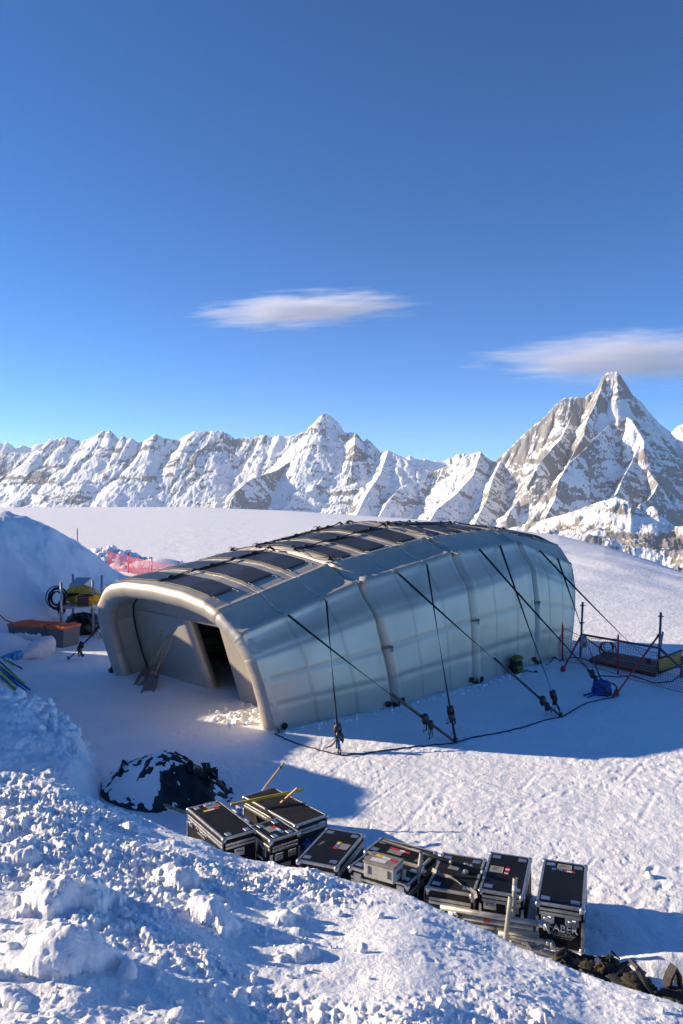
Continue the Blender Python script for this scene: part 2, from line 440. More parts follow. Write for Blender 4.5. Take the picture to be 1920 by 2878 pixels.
def on(x, y, dz=0.0):
    """photo point -> point on the snow it shows"""
    p = gnd(x, y)
    for _ in range(12): p = gnd(x, y, zat(p[0], p[1]) + dz)
    return p


def snow_mat():
    m, nt, b = new_mat('snow'); N = nt.nodes; L = nt.links
    tc = N.new('ShaderNodeTexCoord')
    n1 = N.new('ShaderNodeTexNoise'); n1.inputs['Scale'].default_value = 1.1; n1.inputs['Detail'].default_value = 8
    cr = N.new('ShaderNodeValToRGB'); cr.color_ramp.elements[0].position = .35; cr.color_ramp.elements[1].position = .62
    cr.color_ramp.elements[0].color = (.85, .86, .885, 1); cr.color_ramp.elements[1].color = (.91, .91, .92, 1)
    n2 = N.new('ShaderNodeTexNoise'); n2.inputs['Scale'].default_value = 34; n2.inputs['Detail'].default_value = 7; n2.inputs['Roughness'].default_value = .65
    n3 = N.new('ShaderNodeTexNoise'); n3.inputs['Scale'].default_value = 5.0; n3.inputs['Detail'].default_value = 6
    b1 = N.new('ShaderNodeBump'); b1.inputs['Strength'].default_value = .7; b1.inputs['Distance'].default_value = .022
    b2 = N.new('ShaderNodeBump'); b2.inputs['Strength'].default_value = .4; b2.inputs['Distance'].default_value = .06
    n5 = N.new('ShaderNodeTexNoise'); n5.inputs['Scale'].default_value = .55; n5.inputs['Detail'].default_value = 5; n5.inputs['Roughness'].default_value = .65
    b3 = N.new('ShaderNodeBump'); b3.inputs['Strength'].default_value = .45; b3.inputs['Distance'].default_value = .22; L.new(n5.outputs['Fac'], b3.inputs['Height']); L.new(b3.outputs['Normal'], b2.inputs['Normal'])
    for n in (n1, n2, n3, n5): L.new(tc.outputs['Object'], n.inputs['Vector'])
    L.new(n1.outputs['Fac'], cr.inputs['Fac']); L.new(cr.outputs['Color'], b.inputs['Base Color'])
    L.new(n3.outputs['Fac'], b2.inputs['Height']); L.new(b2.outputs['Normal'], b1.inputs['Normal'])
    L.new(n2.outputs['Fac'], b1.inputs['Height']); L.new(b1.outputs['Normal'], b.inputs['Normal'])
    b.inputs['Roughness'].default_value = .62; b.inputs['Specular IOR Level'].default_value = .3
    return m


SNOW = snow_mat()
g = link('snow_ground', grid_mesh('snow_ground', np.stack([GX, GY, GZ], 2)), SNOW)
tag(g, kind='structure')


# loose clods: too many to count
def ico():
    bm = bmesh.new(); bmesh.ops.create_icosphere(bm, subdivisions=3, radius=1.0)
    bm.verts.index_update()
    v = np.array([p.co[:] for p in bm.verts]); f = np.array([[q.index for q in p.verts] for p in bm.faces]); bm.free(); return v, f


ICO_V, ICO_F = ico()


def clod(seed, rad):
    r_ = random.Random(seed); v = ICO_V.copy()
    for _ in range(9):                                # flat broken faces
        n = np.array([r_.gauss(0, 1) for _ in range(3)]); n /= np.linalg.norm(n); c = r_.uniform(.45, .85)
        dd = v @ n; v = v - np.maximum(dd - c, 0)[:, None] * n * .85
    nz = fbm(v[:, 0] * 2 + v[:, 2] * 1.3 + seed, v[:, 1] * 2 - v[:, 2], 4, seed % 91) - .5
    v = v * (1 + .5 * nz)[:, None]
    return v * rad * np.array([1, r_.uniform(.7, 1), r_.uniform(.55, .9)])


def scatter(name, spots):
    VV = []; FF = []; o = 0
    for i, (x, y, rad) in enumerate(spots):
        v = clod(i * 7 + 3, rad); a = i * 2.4
        v = np.stack([v[:, 0] * math.cos(a) - v[:, 1] * math.sin(a), v[:, 0] * math.sin(a) + v[:, 1] * math.cos(a), v[:, 2]], 1)
        VV.append(v + np.array([x, y, zat(x, y) + rad * .28])); FF.append(ICO_F + o); o += len(v)
    ob = link(name, np_mesh(name, np.concatenate(VV), np.concatenate(FF)), SNOW)
    return tag(ob, kind='stuff')


cr_ = random.Random(11); spots = []
for _ in range(900):
    y = 1.7 + 5.2 * cr_.random(); x = cr_.uniform(-.6, .52) * y
    if x > -.2 and y > 3.9 and cr_.random() < .8: continue
    spots.append((x, y, min(.09, .008 + .012 * cr_.expovariate(1.0))))
for _ in range(70):
    f = cr_.random(); q = np.array([-6.2, 14.5]) * (1 - f) + np.array([-4.6, 13.6]) * f
    spots.append((q[0] + cr_.gauss(0, .25) - .1, q[1] + cr_.gauss(0, .25) - .1, cr_.uniform(.05, .17)))
for _ in range(130):
    spots.append((-17.5 + cr_.gauss(0, 1.8), 57 + cr_.gauss(0, 1.3), cr_.uniform(.08, .35)))
for _ in range(110):
    spots.append((cr_.uniform(-1, 6.5), cr_.uniform(9.3, 15), cr_.uniform(.008, .022)))
for _ in range(60):
    spots.append((-2.1 + cr_.gauss(0, .35), 17.5 + cr_.gauss(0, .4), cr_.uniform(.03, .08)))
spots.append((4.07, 9.9, .07))
for _ in range(210):
    f = cr_.random(); p = np.array([-1.3, 16.1]) * (1 - f) + np.array([7.3, 24.0]) * f
    bw_ = .34 * math.sin(math.pi * f); gg = abs(cr_.gauss(0, .14)); spots.append((p[0] + .69 * (bw_ + gg), p[1] - .72 * (bw_ + gg), cr_.uniform(.015, .06)))
scatter('snow_clods', spots)
# ------------------------------------------------------------------ mountains
def pl(pts, d0, d1=None):
    """photo polyline with one distance (or distances from d0 to d1) -> world points"""
    n = len(pts); d1 = d0 if d1 is None else d1
    return np.array([dep(x, y, d0 + (d1 - d0) * i / max(1, n - 1)) for i, (x, y) in enumerate(pts)])


SKYL = [(-260, 1290), (-150, 1262), (-60, 1280), (0, 1274), (19, 1271), (57, 1270), (73, 1273), (105, 1266), (128, 1246), (140, 1233.5), (166, 1233.5), (188, 1225), (207, 1234), (230, 1238), (248, 1233), (265, 1226.5), (288.6, 1209), (300, 1214),
        (309, 1209), (335, 1233), (340, 1238), (347.6, 1223), (357, 1233), (370, 1230), (389, 1244), (414.5, 1234.5), (437, 1217.6), (459, 1230), (500, 1236), (545, 1212), (576, 1212), (602, 1210),
        (625, 1211), (648, 1222), (660, 1233), (694, 1227.6), (717, 1227.6), (744, 1221), (765, 1227.6), (784, 1222), (797.6, 1227.6), (836, 1220), (870, 1206.5), (893, 1181.7), (910.5, 1160.6),
        (926, 1166), (927.7, 1179.7), (943, 1189), (956, 1208), (973.6, 1216), (994.7, 1214), (1015.7, 1243), (1033, 1231.4), (1054, 1252.5), (1064, 1275), (1070, 1300)]
SADL = [(1050, 1320), (1078.7, 1270), (1091.5, 1264.4), (1114, 1276), (1136, 1286), (1155, 1306.5), (1174, 1306.5), (1181, 1316), (1222, 1322.5), (1273, 1303), (1311.5, 1278), (1353, 1267.6), (1369, 1290.6), (1378.5, 1302)]
MATT = [(1378.5, 1302), (1410, 1281), (1429.5, 1262), (1452, 1240), (1480.6, 1211), (1525, 1176), (1557, 1141), (1582.6, 1119), (1621, 1113.4), (1646.4, 1115.7), (1656, 1106), (1675, 1091.7), (1688.5, 1078), (1695.4, 1054),
        (1711, 1045), (1735, 1044), (1745, 1055), (1761, 1083.8), (1770.8, 1103), (1802.6, 1128.4), (1825, 1157), (1853.7, 1189), (1882.4, 1211), (1898, 1230.5), (1920, 1240), (1990, 1285), (2120, 1330), (2300, 1370)]
RIDGES = [  # points, fall per metre, rock amount, warmth
    (pl(SKYL[:28], 11200, 10400), .95, .47, .0), (pl(SKYL[27:], 10400, 9600), 1.0, .49, .0),
    (pl(SADL, 9300, 8600), .85, .32, .35), (pl(MATT[:16], 8500, 8200), 1.5, .62, .45), (pl(MATT[15:], 8200, 8600), 1.6, .12, .4),
    # spurs of the pointed peak
    (pl([(893, 1185), (880, 1230), (866, 1256), (820, 1292), (778, 1321), (740, 1334), (710, 1344), (684, 1362), (664, 1382), (650, 1405), (644, 1430)], 9900, 8300), .95, .6, .1),
    (pl([(960, 1210), (945, 1262), (932, 1300), (905, 1345), (880, 1400), (860, 1450)], 9700, 8500), .9, .6, .1),
    (pl([(1000, 1216), (995, 1270), (985, 1320), (965, 1380), (955, 1440)], 9500, 8500), .9, .5, .2),
    (pl([(1038, 1235), (1035, 1290), (1000, 1370), (980, 1420), (960, 1460)], 9500, 8300), .95, .5, .3),
    (pl([(1091, 1266), (1070, 1330), (1030, 1390), (1000, 1450)], 9200, 8000), .8, .4, .3),
    (pl([(1181, 1318), (1130, 1365), (1090, 1410), (1060, 1460)], 9000, 7900), .75, .45, .35),
    (pl([(1353, 1270), (1330, 1335), (1280, 1390), (1230, 1430), (1190, 1490)], 8600, 7200), .72, .4, .4),
    (pl([(1410, 1290), (1385, 1345), (1370, 1400), (1345, 1450), (1320, 1500)], 8500, 7000), .85, .55, .5),
    # ribs of the big pyramid
    (pl([(1624, 1114), (1610, 1160), (1592, 1202), (1575, 1235), (1554, 1256), (1530, 1285), (1510, 1310), (1470, 1390), (1430, 1440)], 8400, 7100), 1.2, .58, .45),
    (pl([(1697, 1065), (1680, 1120), (1650, 1180), (1640, 1225), (1610, 1275), (1575, 1340), (1540, 1405), (1500, 1450)], 8200, 6900), 1.25, .62, .45),
    (pl([(1734, 1047), (1736, 1084), (1742, 1125), (1758, 1167), (1777, 1180), (1795, 1210), (1810, 1237), (1809, 1260), (1818.6, 1313), (1835, 1340), (1850, 1358), (1838, 1385), (1822, 1405), (1800, 1415)], 8180, 6600), 1.35, .55, .5),
    (pl([(1742, 1130), (1726, 1173), (1705, 1200), (1675, 1227), (1640, 1265), (1599, 1301), (1570, 1350), (1560, 1400), (1530, 1460)], 8100, 6700), 1.25, .60, .42),
    (pl([(1800, 1240), (1775, 1300), (1750, 1345), (1735, 1385), (1690, 1420), (1640, 1460)], 7500, 6500), 1.2, .56, .42),
    (pl([(1900, 1232), (1935, 1290), (1960, 1350), (1990, 1420)], 8500, 7200), .8, .25, .3),
    # nearer step of banded rock on the right
    (pl([(1380, 1500), (1450, 1478), (1520, 1462), (1600, 1440), (1690, 1408), (1735, 1396), (1762, 1405), (1790, 1445), (1830, 1472), (1880, 1482), (1930, 1474), (2050, 1470)], 5600, 4700), .50, .62, .9),
    (pl([(1762, 1408), (1795, 1440), (1835, 1420), (1845, 1442), (1870, 1470), (1890, 1488)], 5700, 5500), .8, .45, .6),
    (pl([(1560, 1500), (1660, 1500), (1760, 1530), (1860, 1545), (1960, 1540), (2100, 1545)], 4300, 3900), .42, .62, .9),
]


def mountain_field(X, Y):
    n1 = fbm(X / 420, Y / 420, 4, 101) - .5; n2 = fbm(X / 420 + 31, Y / 420, 4, 102) - .5
    Xw = X + 130 * n1; Yw = Y + 130 * n2
    H = np.full(X.shape, -1e9); D = np.zeros(X.shape); T = np.zeros(X.shape); RK = np.zeros(X.shape); WM = np.zeros(X.shape)
    off = 0.0
    for pts, s, rk, wm in RIDGES:
        lo = pts.min(0) - 2600; hi = pts.max(0) + 2600
        sel = (X > lo[0]) & (X < hi[0]) & (Y > lo[1]) & (Y < hi[1])
        xs = Xw[sel]; ys = Yw[sel]; x0 = X[sel]; y0 = Y[sel]
        if xs.size == 0: continue
        best = np.full(xs.shape, -1e9); bd = np.zeros(xs.shape); bt = np.zeros(xs.shape); al = off
        for i in range(len(pts) - 1):
            a, b = pts[i], pts[i + 1]; e = b[:2] - a[:2]; ln = float(np.hypot(*e)) + 1e-6
            t0 = np.clip(((x0 - a[0]) * e[0] + (y0 - a[1]) * e[1]) / ln ** 2, 0, 1)
            dd0 = np.hypot(x0 - a[0] - t0 * e[0], y0 - a[1] - t0 * e[1])
            w = np.minimum(1, dd0 / 160.0)                          # no warp right at the crest
            xx = x0 + (xs - x0) * w; yy = y0 + (ys - y0) * w
            t = np.clip(((xx - a[0]) * e[0] + (yy - a[1]) * e[1]) / ln ** 2, 0, 1)
            dd = np.hypot(xx - a[0] - t * e[0], yy - a[1] - t * e[1])
            z = a[2] + t * (b[2] - a[2]) - s * (dd - 0.00009 * np.minimum(dd, 2200) ** 2)
            k = z > best
            best = np.where(k, z, best); bd = np.where(k, dd, bd); bt = np.where(k, al + t * ln, bt); al += ln
        off = al + 500
        # ribs and gullies that run down from the crest
        rib = ridged(bt / 240 + .35 * bd / 240 + 1.6 * n2[sel], bd / 1500 + .1 * n1[sel], 4, 111, .55)
        best = best - np.minimum(bd * .34, 95) * (1 - rib) * s
        cur = H[sel]; k = best > cur
        for arr, val in ((H, best), (D, bd), (T, bt)):
            q = arr[sel]; arr[sel] = np.where(k, val, q)
        wgt = np.clip((best - cur) / 60 + .5, 0, 1)
        q = RK[sel]; RK[sel] = q + (rk - q) * wgt
        q = WM[sel]; WM[sel] = q + (wm - q) * wgt
    H = H + np.minimum(D / 40, 1) * (24 * (ridged(X / 95 + .3 * D / 95, Y / 150, 4, 120, .55) - .45) + 60 * (fbm(X / 260, Y / 320, 3, 121) - .5))
    H = H + 9 * (ridged(X / 34, Y / 34, 3, 122) - .5) * np.clip(D / 25 + .35, 0, 1)
    H = H + np.minimum(D / 60, 1) * 26 * (ridged(T / 75 + .4 * D / 75, D / 800, 3, 124) - .5)
    H = np.maximum(H, -1500 + 40 * n1)
    global TT_, DD_
    TT_, DD_ = T, D
    return H, RK, WM, D


my = np.concatenate([np.linspace(3000, 5900, 150)[:-1], np.linspace(5900, 9000, 300)[:-1], np.linspace(9000, 11500, 150)[:-1], np.linspace(11500, 12800, 20)])
mt = np.concatenate([np.linspace(-.62, -.47, 30)[:-1], np.linspace(-.47, .47, 1000), np.linspace(.47, .66, 60)[1:]])
MX = my[:, None] * mt[None, :]; MY = np.repeat(my[:, None], len(mt), 1)
MZ, MR, MWm, MD = mountain_field(MX, MY)
# keep the near foot of the range below the brow of the snow slope on the left
mo = link('mountains', grid_mesh('mountains', np.stack([MX, MY, MZ], 2)), None)
tag(mo, kind='structure')


def vnormals(P):
    du = np.zeros_like(P); dv = np.zeros_like(P)
    du[:, 1:-1] = P[:, 2:] - P[:, :-2]; dv[1:-1] = P[2:] - P[:-2]
    n = np.cross(du, dv); n /= np.linalg.norm(n, axis=2, keepdims=True) + 1e-9; return n


MN = vnormals(np.stack([MX, MY, MZ], 2))
steep = 1 - np.abs(MN[:, :, 2])
rn = ridged(MX / 130, MZ / 70 + MY / 300, 4, 130, .6); rn2 = fbm(MX / 45, MZ / 28 + MY / 90, 4, 131, .6)
strata = .5 + .5 * np.sin(MZ / 26 + 5 * fbm(MX / 500, MY / 500, 3, 132) + MX / 900)
nearband = sstep(6200, 5400, MY)
rs2 = ridged(TT_ / 42 + .45 * DD_ / 42 + rn2, DD_ / 520, 3, 137, .6)
rs = ridged(TT_ / 90 + .4 * DD_ / 90, DD_ / 900, 4, 133, .6)
rock = (steep - .36) * 1.5 + (MR - .45) * 1.9 + (rs - .42) * 1.6 + (rn - .42) * .9 + (rn2 - .5) * 1.0 + (rs2 - .42) * 1.7 + (fbm(MX / 700, MY / 700 + MZ / 500, 3, 135) - .5) * 1.2 + (fbm(MX / 16, MZ / 11 + MY / 40, 3, 136, .6) - .5) * .7 + nearband * (.8 * strata - .35) - .25 * sstep(200, 900, MD) * (1 - nearband)
rock = sstep(.18, .5, rock)


def attr(o, name, arr):
    a = o.data.attributes.new(name, 'FLOAT', 'POINT'); a.data.foreach_set('value', np.ascontiguousarray(arr.ravel(), dtype=np.float32))


attr(mo, 'rock', rock); attr(mo, 'warm', MWm)


def mountain_mat():
    m, nt, b = new_mat('snowy_rock'); N = nt.nodes; L = nt.links
    a = N.new('ShaderNodeAttribute'); a.attribute_name = 'rock'; w = N.new('ShaderNodeAttribute'); w.attribute_name = 'warm'
    tc = N.new('ShaderNodeTexCoord'); nz = N.new('ShaderNodeTexNoise'); nz.inputs['Scale'].default_value = .045; nz.inputs['Detail'].default_value = 8; nz.inputs['Roughness'].default_value = .7
    L.new(tc.outputs['Object'], nz.inputs['Vector'])
    ad = N.new('ShaderNodeMath'); ad.operation = 'ADD'; sb = N.new('ShaderNodeMath'); sb.operation = 'MULTIPLY_ADD'
    sb.inputs[1].default_value = 1.1; sb.inputs[2].default_value = -.55; L.new(nz.outputs['Fac'], sb.inputs[0])
    L.new(a.outputs['Fac'], ad.inputs[0]); L.new(sb.outputs[0], ad.inputs[1])
    cr = N.new('ShaderNodeValToRGB'); cr.color_ramp.elements[0].position = .30; cr.color_ramp.elements[1].position = .72
    L.new(ad.outputs[0], cr.inputs['Fac'])
    n2 = N.new('ShaderNodeTexNoise'); n2.inputs['Scale'].default_value = .008; n2.inputs['Detail'].default_value = 6
    L.new(tc.outputs['Object'], n2.inputs['Vector'])
    rk = N.new('ShaderNodeMix'); rk.data_type = 'RGBA'; rk.inputs['A'].default_value = (.205, .21, .225, 1); rk.inputs['B'].default_value = (.31, .28, .25, 1)
    mm = N.new('ShaderNodeMath'); mm.operation = 'MULTIPLY_ADD'; mm.inputs[1].default_value = .55; L.new(n2.outputs['Fac'], mm.inputs[0])
    m3 = N.new('ShaderNodeMath'); m3.operation = 'SUBTRACT'; m3.inputs[1].default_value = .28; L.new(w.outputs['Fac'], m3.inputs[0]); L.new(m3.outputs[0], mm.inputs[2])
    L.new(mm.outputs[0], rk.inputs['Factor'])
    mx = N.new('ShaderNodeMix'); mx.data_type = 'RGBA'; mx.inputs['A'].default_value = (.86, .87, .89, 1)
    L.new(cr.outputs['Color'], mx.inputs['Factor']); L.new(rk.outputs['Result'], mx.inputs['B'])
    L.new(mx.outputs['Result'], b.inputs['Base Color']); b.inputs['Roughness'].default_value = .8; b.inputs['Specular IOR Level'].default_value = .15
    n4 = N.new('ShaderNodeTexNoise'); n4.inputs['Scale'].default_value = .05; n4.inputs['Detail'].default_value = 6; L.new(tc.outputs['Object'], n4.inputs['Vector'])
    bp = N.new('ShaderNodeBump'); bp.inputs['Strength'].default_value = .6; bp.inputs['Distance'].default_value = 14
    L.new(n4.outputs['Fac'], bp.inputs['Height']); L.new(bp.outputs['Normal'], b.inputs['Normal'])
    return m


MMAT = mountain_mat(); mo.data.materials.append(MMAT)

# ranges far behind
FARR = [([(-300, 1300), (-200, 1235), (-90, 1262), (0, 1244), (10, 1245), (20, 1241.5), (34, 1250), (45, 1262), (52, 1258), (60, 1252), (72, 1254), (85, 1258), (100, 1250), (118, 1247), (140, 1262), (200, 1290)], 21000),
        ([(1040, 1300), (1058, 1272), (1070, 1266), (1090, 1274), (1120, 1284), (1140, 1288), (1152, 1279), (1165, 1291), (1190, 1289), (1205, 1292), (1225, 1297), (1250, 1294), (1270, 1286), (1290, 1273), (1296, 1276), (1304, 1272), (1330, 1290), (1400, 1310)], 17000),
        ([(1860, 1260), (1888, 1212), (1900, 1202), (1920, 1190), (1960, 1205), (2050, 1250)], 14000)]


def far_range():
    VV = []; FF = []; RR = []; o = 0
    for pts, d in FARR:
        P = pl(pts, d); n = 140; xs = np.linspace(P[0, 0], P[-1, 0], n)
        zc = np.interp(xs, P[:, 0], P[:, 2]) + 40 * (ridged(xs / 180, xs * 0 + d, 3, 5) - .5)
        q = np.concatenate([np.linspace(-1700, 0, 30), np.linspace(0, 1200, 14)[1:]])
        Xg = np.repeat(xs[None, :], len(q), 0); Yg = d + np.repeat(q[:, None], n, 1)
        dd = np.abs(Yg - d); rib = ridged(Xg / 420 + .2 * dd / 420, dd / 1500, 4, 140)
        Zg = zc[None, :] - .8 * dd - np.minimum(dd * .4, 140) * (1 - rib)
        k = len(xs); idx = np.arange(len(q) * k).reshape(len(q), k) + o
        FF.append(np.stack([idx[:-1, :-1].ravel(), idx[:-1, 1:].ravel(), idx[1:, 1:].ravel(), idx[1:, :-1].ravel()], 1))
        VV.append(np.stack([Xg, Yg, Zg], 2).reshape(-1, 3)); o += Xg.size
        RR.append((.5 * sstep(.5, .75, ridged(Xg / 260, Zg / 160, 3, 141))).ravel())
    ob = link('distant_mountains', np_mesh('distant_mountains', np.concatenate(VV), np.concatenate(FF)), MMAT)
    attr(ob, 'rock', np.concatenate(RR)); attr(ob, 'warm', np.zeros(o)); tag(ob, kind='structure')


far_range()
# ------------------------------------------------------------------ inflatable tent
TR = gnd(771.7, 2055)[:2]
TL = gnd(324, 1891)[:2]
TB = (TL - TR) / np.linalg.norm(TL - TR)                  # across the tent
TA = np.array([TB[1], -TB[0]])                            # along the tent
TW = 7.40


SKEW = [(0, 0), (3.31, 0), (6.57, .05), (9.9, .20), (12.24, .42), (20, .42)]  # guessed skew of the unseen far side, shaped to shorten the tent's shadow


def tp(a, b, z):
    a = a - max(b, 0) * float(np.interp(a, [q[0] for q in SKEW], [q[1] for q in SKEW]))
    return tp0(a, b, z)


def tp0(a, b, z): return np.array([TR[0] + TA[0] * a + TB[0] * b, TR[1] + TA[1] * a + TB[1] * b, z])


# one arch: foot along the tent, lean, half outline (across, up the arch) from the right hand foot to the crown
ARCH = [(0.0, 17, [(0, -.12), (-.08, .62), (-.07, 1.2), (.01, 1.72), (.28, 2.2), (.95, 2.68), (1.45, 2.87), (2.3, 3.01), (3.7, 3.06)]),
        (3.31, 8, [(-.42, -.12), (-.45, .70), (-.33, 1.42), (-.16, 2.24), (.36, 2.95), (1.34, 3.37), (1.9, 3.47), (2.7, 3.58), (3.7, 3.64)]),
        (6.57, 0, [(-.35, -.12), (-.34, .80), (-.29, 1.68), (-.16, 2.56), (.42, 3.46), (1.26, 3.87), (1.8, 3.99), (2.7, 4.15), (3.7, 4.24)]),
        (9.90, -9, [(-.12, -.12), (-.05, .88), (.07, 1.84), (.28, 2.85), (.82, 3.63), (1.62, 4.01), (2.1, 4.08), (2.9, 4.17), (3.7, 4.21)]),
        (12.24, -17, [(.07, -.12), (.10, .72), (.15, 1.45), (.24, 2.14), (.43, 2.84), (.90, 3.51), (1.5, 3.83), (2.5, 4.02), (3.7, 4.08)])]
NS = 14                                                    # samples per outline piece


def outline(pts):
    full = list(pts) + [(TW - p[0], p[1]) for p in pts[-2::-1]]
    P = np.array(full, float); out = []
    for i in range(len(P) - 1):
        for k in range(NS): out.append(P[i] + (P[i + 1] - P[i]) * k / NS)
    out.append(P[-1]); out = np.array(out); raw = out.copy()
    for _ in range(2):
        o2 = out.copy(); o2[1:-1] = (out[:-2] + 2 * out[1:-1] + out[2:]) / 4; out = o2
    out[0] = raw[0]; out[-1] = raw[-1]
    return out


OUT = [outline(a[2]) for a in ARCH]
NV = len(OUT[0])


def arch3(i, inset=0.0):
    a, th, _ = ARCH[i]; th = R(th); o = OUT[i]
    if inset:
        t = np.gradient(o, axis=0); n = np.stack([t[:, 1], -t[:, 0]], 1); n /= np.linalg.norm(n, axis=1, keepdims=True); o = o + n * inset * -1 * np.sign((o[NV // 2] - o[0])[1])
        o = OUT[i] + (o - OUT[i])
        c = np.array([TW / 2, 1.2]); bad = np.linalg.norm(o - c, axis=1) > np.linalg.norm(OUT[i] - c, axis=1)
        if bad.mean() > .5: o = 2 * OUT[i] - o
    return np.array([tp(a - math.sin(th) * h, b, math.cos(th) * h) for b, h in o])


A3 = [arch3(i) for i in range(5)]


def dist_line(v, lines, w): return sum(np.exp(-((v - l) / w) ** 2) for l in lines)


def surf(mi, u, fine=True):
    """module mi, u = 0..1 along it -> points over the whole outline"""
    return A3[mi] * (1 - u) + A3[mi + 1] * u


def module_points(mi):
    us = np.unique(np.concatenate([np.linspace(0, .09, 16), np.linspace(.09, .91, 74), np.linspace(.91, 1, 16)]))
    P = np.stack([surf(mi, u) for u in us])
    N = -vnormals2(P)
    L = 3.3; v = np.arange(NV) / NS
    d = np.zeros((len(us), NV))
    e = np.minimum(us, 1 - us) * L                                       # metres from the seam
    edge = np.where(e < .20, -.26 * (1 - np.sqrt(np.clip(1 - (1 - e / .20) ** 2, 0, 1))), 0) + .035 * np.exp(-((e - .20) / .10) ** 2)
    if mi == 0: edge = np.where(us < .5, 0, edge)
    d += edge[:, None]
    groove = sum(np.exp(-((us - q) * L / .035) ** 2) for q in (1 / 3, 2 / 3)) * -.016
    puff = .028 * np.sin(np.pi * ((us * 3) % 1)) ** .6
    onroof = ((v > 4.6) & (v < 11.4)).astype(float)
    d += groove[:, None] * (.7 + .5 * onroof)[None, :] + puff[:, None] * np.where(v < 4.2, .5, np.where(v > 11.8, .5, .22))[None, :]
    hl = [1.0, 2.0, 3.0, 13.0, 14.0, 15.0]
    d += -.020 * dist_line(v, hl, .085)[None, :]
    d += .065 * dist_line(v, [4.0, 12.0], .12)[None, :] + .04 * dist_line(v, [5.0, 11.0], .10)[None, :] - .03 * dist_line(v, [4.45, 11.55], .22)[None, :] - .025 * dist_line(v, [3.5, 12.5], .25)[None, :]
    # little wrinkles by the seams and across the cloth
    UU = us[:, None] * L + mi * 9; VV = np.repeat(v[None, :], len(us), 0)
    wr = ridged(VV * 9, UU * 2, 2, 201) * np.exp(-((e[:, None] - .12) / .10) ** 2)
    d += .020 * wr * dist_line(v, [3.0, 4.0, 5.0, 11.0, 12.0, 13.0], .35)[None, :]
    d += .010 * (fbm(UU * 1.1, VV * 1.6, 3, 203) - .5) + .004 * (ridged(UU * 1.7 + VV * 1.2, VV * 2.6 - UU, 3, 204) - .4)
    sv = sum(np.exp(-((us - q) * L / .040) ** 2) for q in (1 / 3, 2 / 3))[:, None] * ((v < 4) | (v > 12))[None, :]
    sh = dist_line(v, [1.0, 2.0, 3.0, 13.0, 14.0, 15.0], .075)[None, :] * np.ones((len(us), 1))
    return P + N * d[:, :, None], us, np.maximum(sv, .8 * sh)


def vnormals2(P):
    du = np.gradient(P, axis=1); dv = np.gradient(P, axis=0)
    n = np.cross(du, dv); n /= np.linalg.norm(n, axis=2, keepdims=True) + 1e-9
    c = P.mean((0, 1)); c = np.array([c[0], c[1], 1.0])
    if ((P - c) * n).sum() > 0: n = -n
    return n


def fabric():
    m, nt, b = new_mat('silver_fabric'); N = nt.nodes; L = nt.links
    tc = N.new('ShaderNodeTexCoord'); nz = N.new('ShaderNodeTexNoise'); nz.inputs['Scale'].default_value = 1.2; nz.inputs['Detail'].default_value = 6
    L.new(tc.outputs['Object'], nz.inputs['Vector'])
    cr = N.new('ShaderNodeValToRGB'); cr.color_ramp.elements[0].position = .3; cr.color_ramp.elements[1].position = .7
    cr.color_ramp.elements[0].color = (.50, .45, .375, 1); cr.color_ramp.elements[1].color = (.57, .515, .43, 1)
    L.new(nz.outputs['Fac'], cr.inputs['Fac'])
    at = N.new('ShaderNodeAttribute'); at.attribute_name = 'seam'; sm = N.new('ShaderNodeMix'); sm.data_type = 'RGBA'; L.new(at.outputs['Fac'], sm.inputs['Factor']); L.new(cr.outputs['Color'], sm.inputs['A']); sm.inputs['B'].default_value = (.41, .375, .32, 1); L.new(sm.outputs['Result'], b.inputs['Base Color'])
    b.inputs['Metallic'].default_value = .45; b.inputs['Roughness'].default_value = .44
    n2 = N.new('ShaderNodeTexNoise'); n2.inputs['Scale'].default_value = 26; n2.inputs['Detail'].default_value = 4
    mp = N.new('ShaderNodeMapping'); mp.inputs['Scale'].default_value = (1, 1, 3.2); L.new(tc.outputs['Object'], mp.inputs['Vector']); L.new(mp.outputs['Vector'], n2.inputs['Vector'])
    bp = N.new('ShaderNodeBump'); bp.inputs['Strength'].default_value = .12; bp.inputs['Distance'].default_value = .01
    L.new(n2.outputs['Fac'], bp.inputs['Height']); L.new(bp.outputs['Normal'], b.inputs['Normal'])
    return m


FAB = fabric()
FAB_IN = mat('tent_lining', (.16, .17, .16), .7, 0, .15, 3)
SEAM = mat('seam_tape', (.60, .59, .56), .45, .3, .1, 6)
BLACK = mat('black_webbing', (.012, .012, .014), .65, 0, .3, 30, .3, 200)
RUBBER = mat('black_rubber', (.015, .015, .017), .5, 0, .3, 20)
STEEL = mat('galvanised_steel', (.42, .42, .40), .42, .75, .22, 14)
DARKSTEEL = mat('dark_steel', (.12, .125, .13), .45, .6, .25, 14)

tent = thing('inflatable_tent', 'long silver inflatable tent with black solar panels over its rounded roof', 'tent', (0, 0, 0))
MODP = []
for mi in range(4):
    P, us, seam = module_points(mi); MODP.append((P, us))
    attr(link('tent_section', grid_mesh('tent_section', P), FAB, tent), 'seam', seam)

# tubular rim of the open front
f3 = arch3(0); ctr = tp(0.0, TW / 2, 1.1)
o = OUT[0]; tg = np.gradient(o, axis=0); nr = np.stack([-tg[:, 1], tg[:, 0]], 1); nr /= np.linalg.norm(nr, axis=1, keepdims=True)
if ((o + nr - np.array([TW / 2, 1.0])) ** 2).sum() > ((o - np.array([TW / 2, 1.0])) ** 2).sum(): nr = -nr
TH0 = R(17)


def front(b, h, back=0.0):
    """point of the leaning front plane; back = metres into the tent"""
    return tp(back * math.cos(TH0) - math.sin(TH0) * h, b, math.cos(TH0) * h + back * math.sin(TH0) * .0)


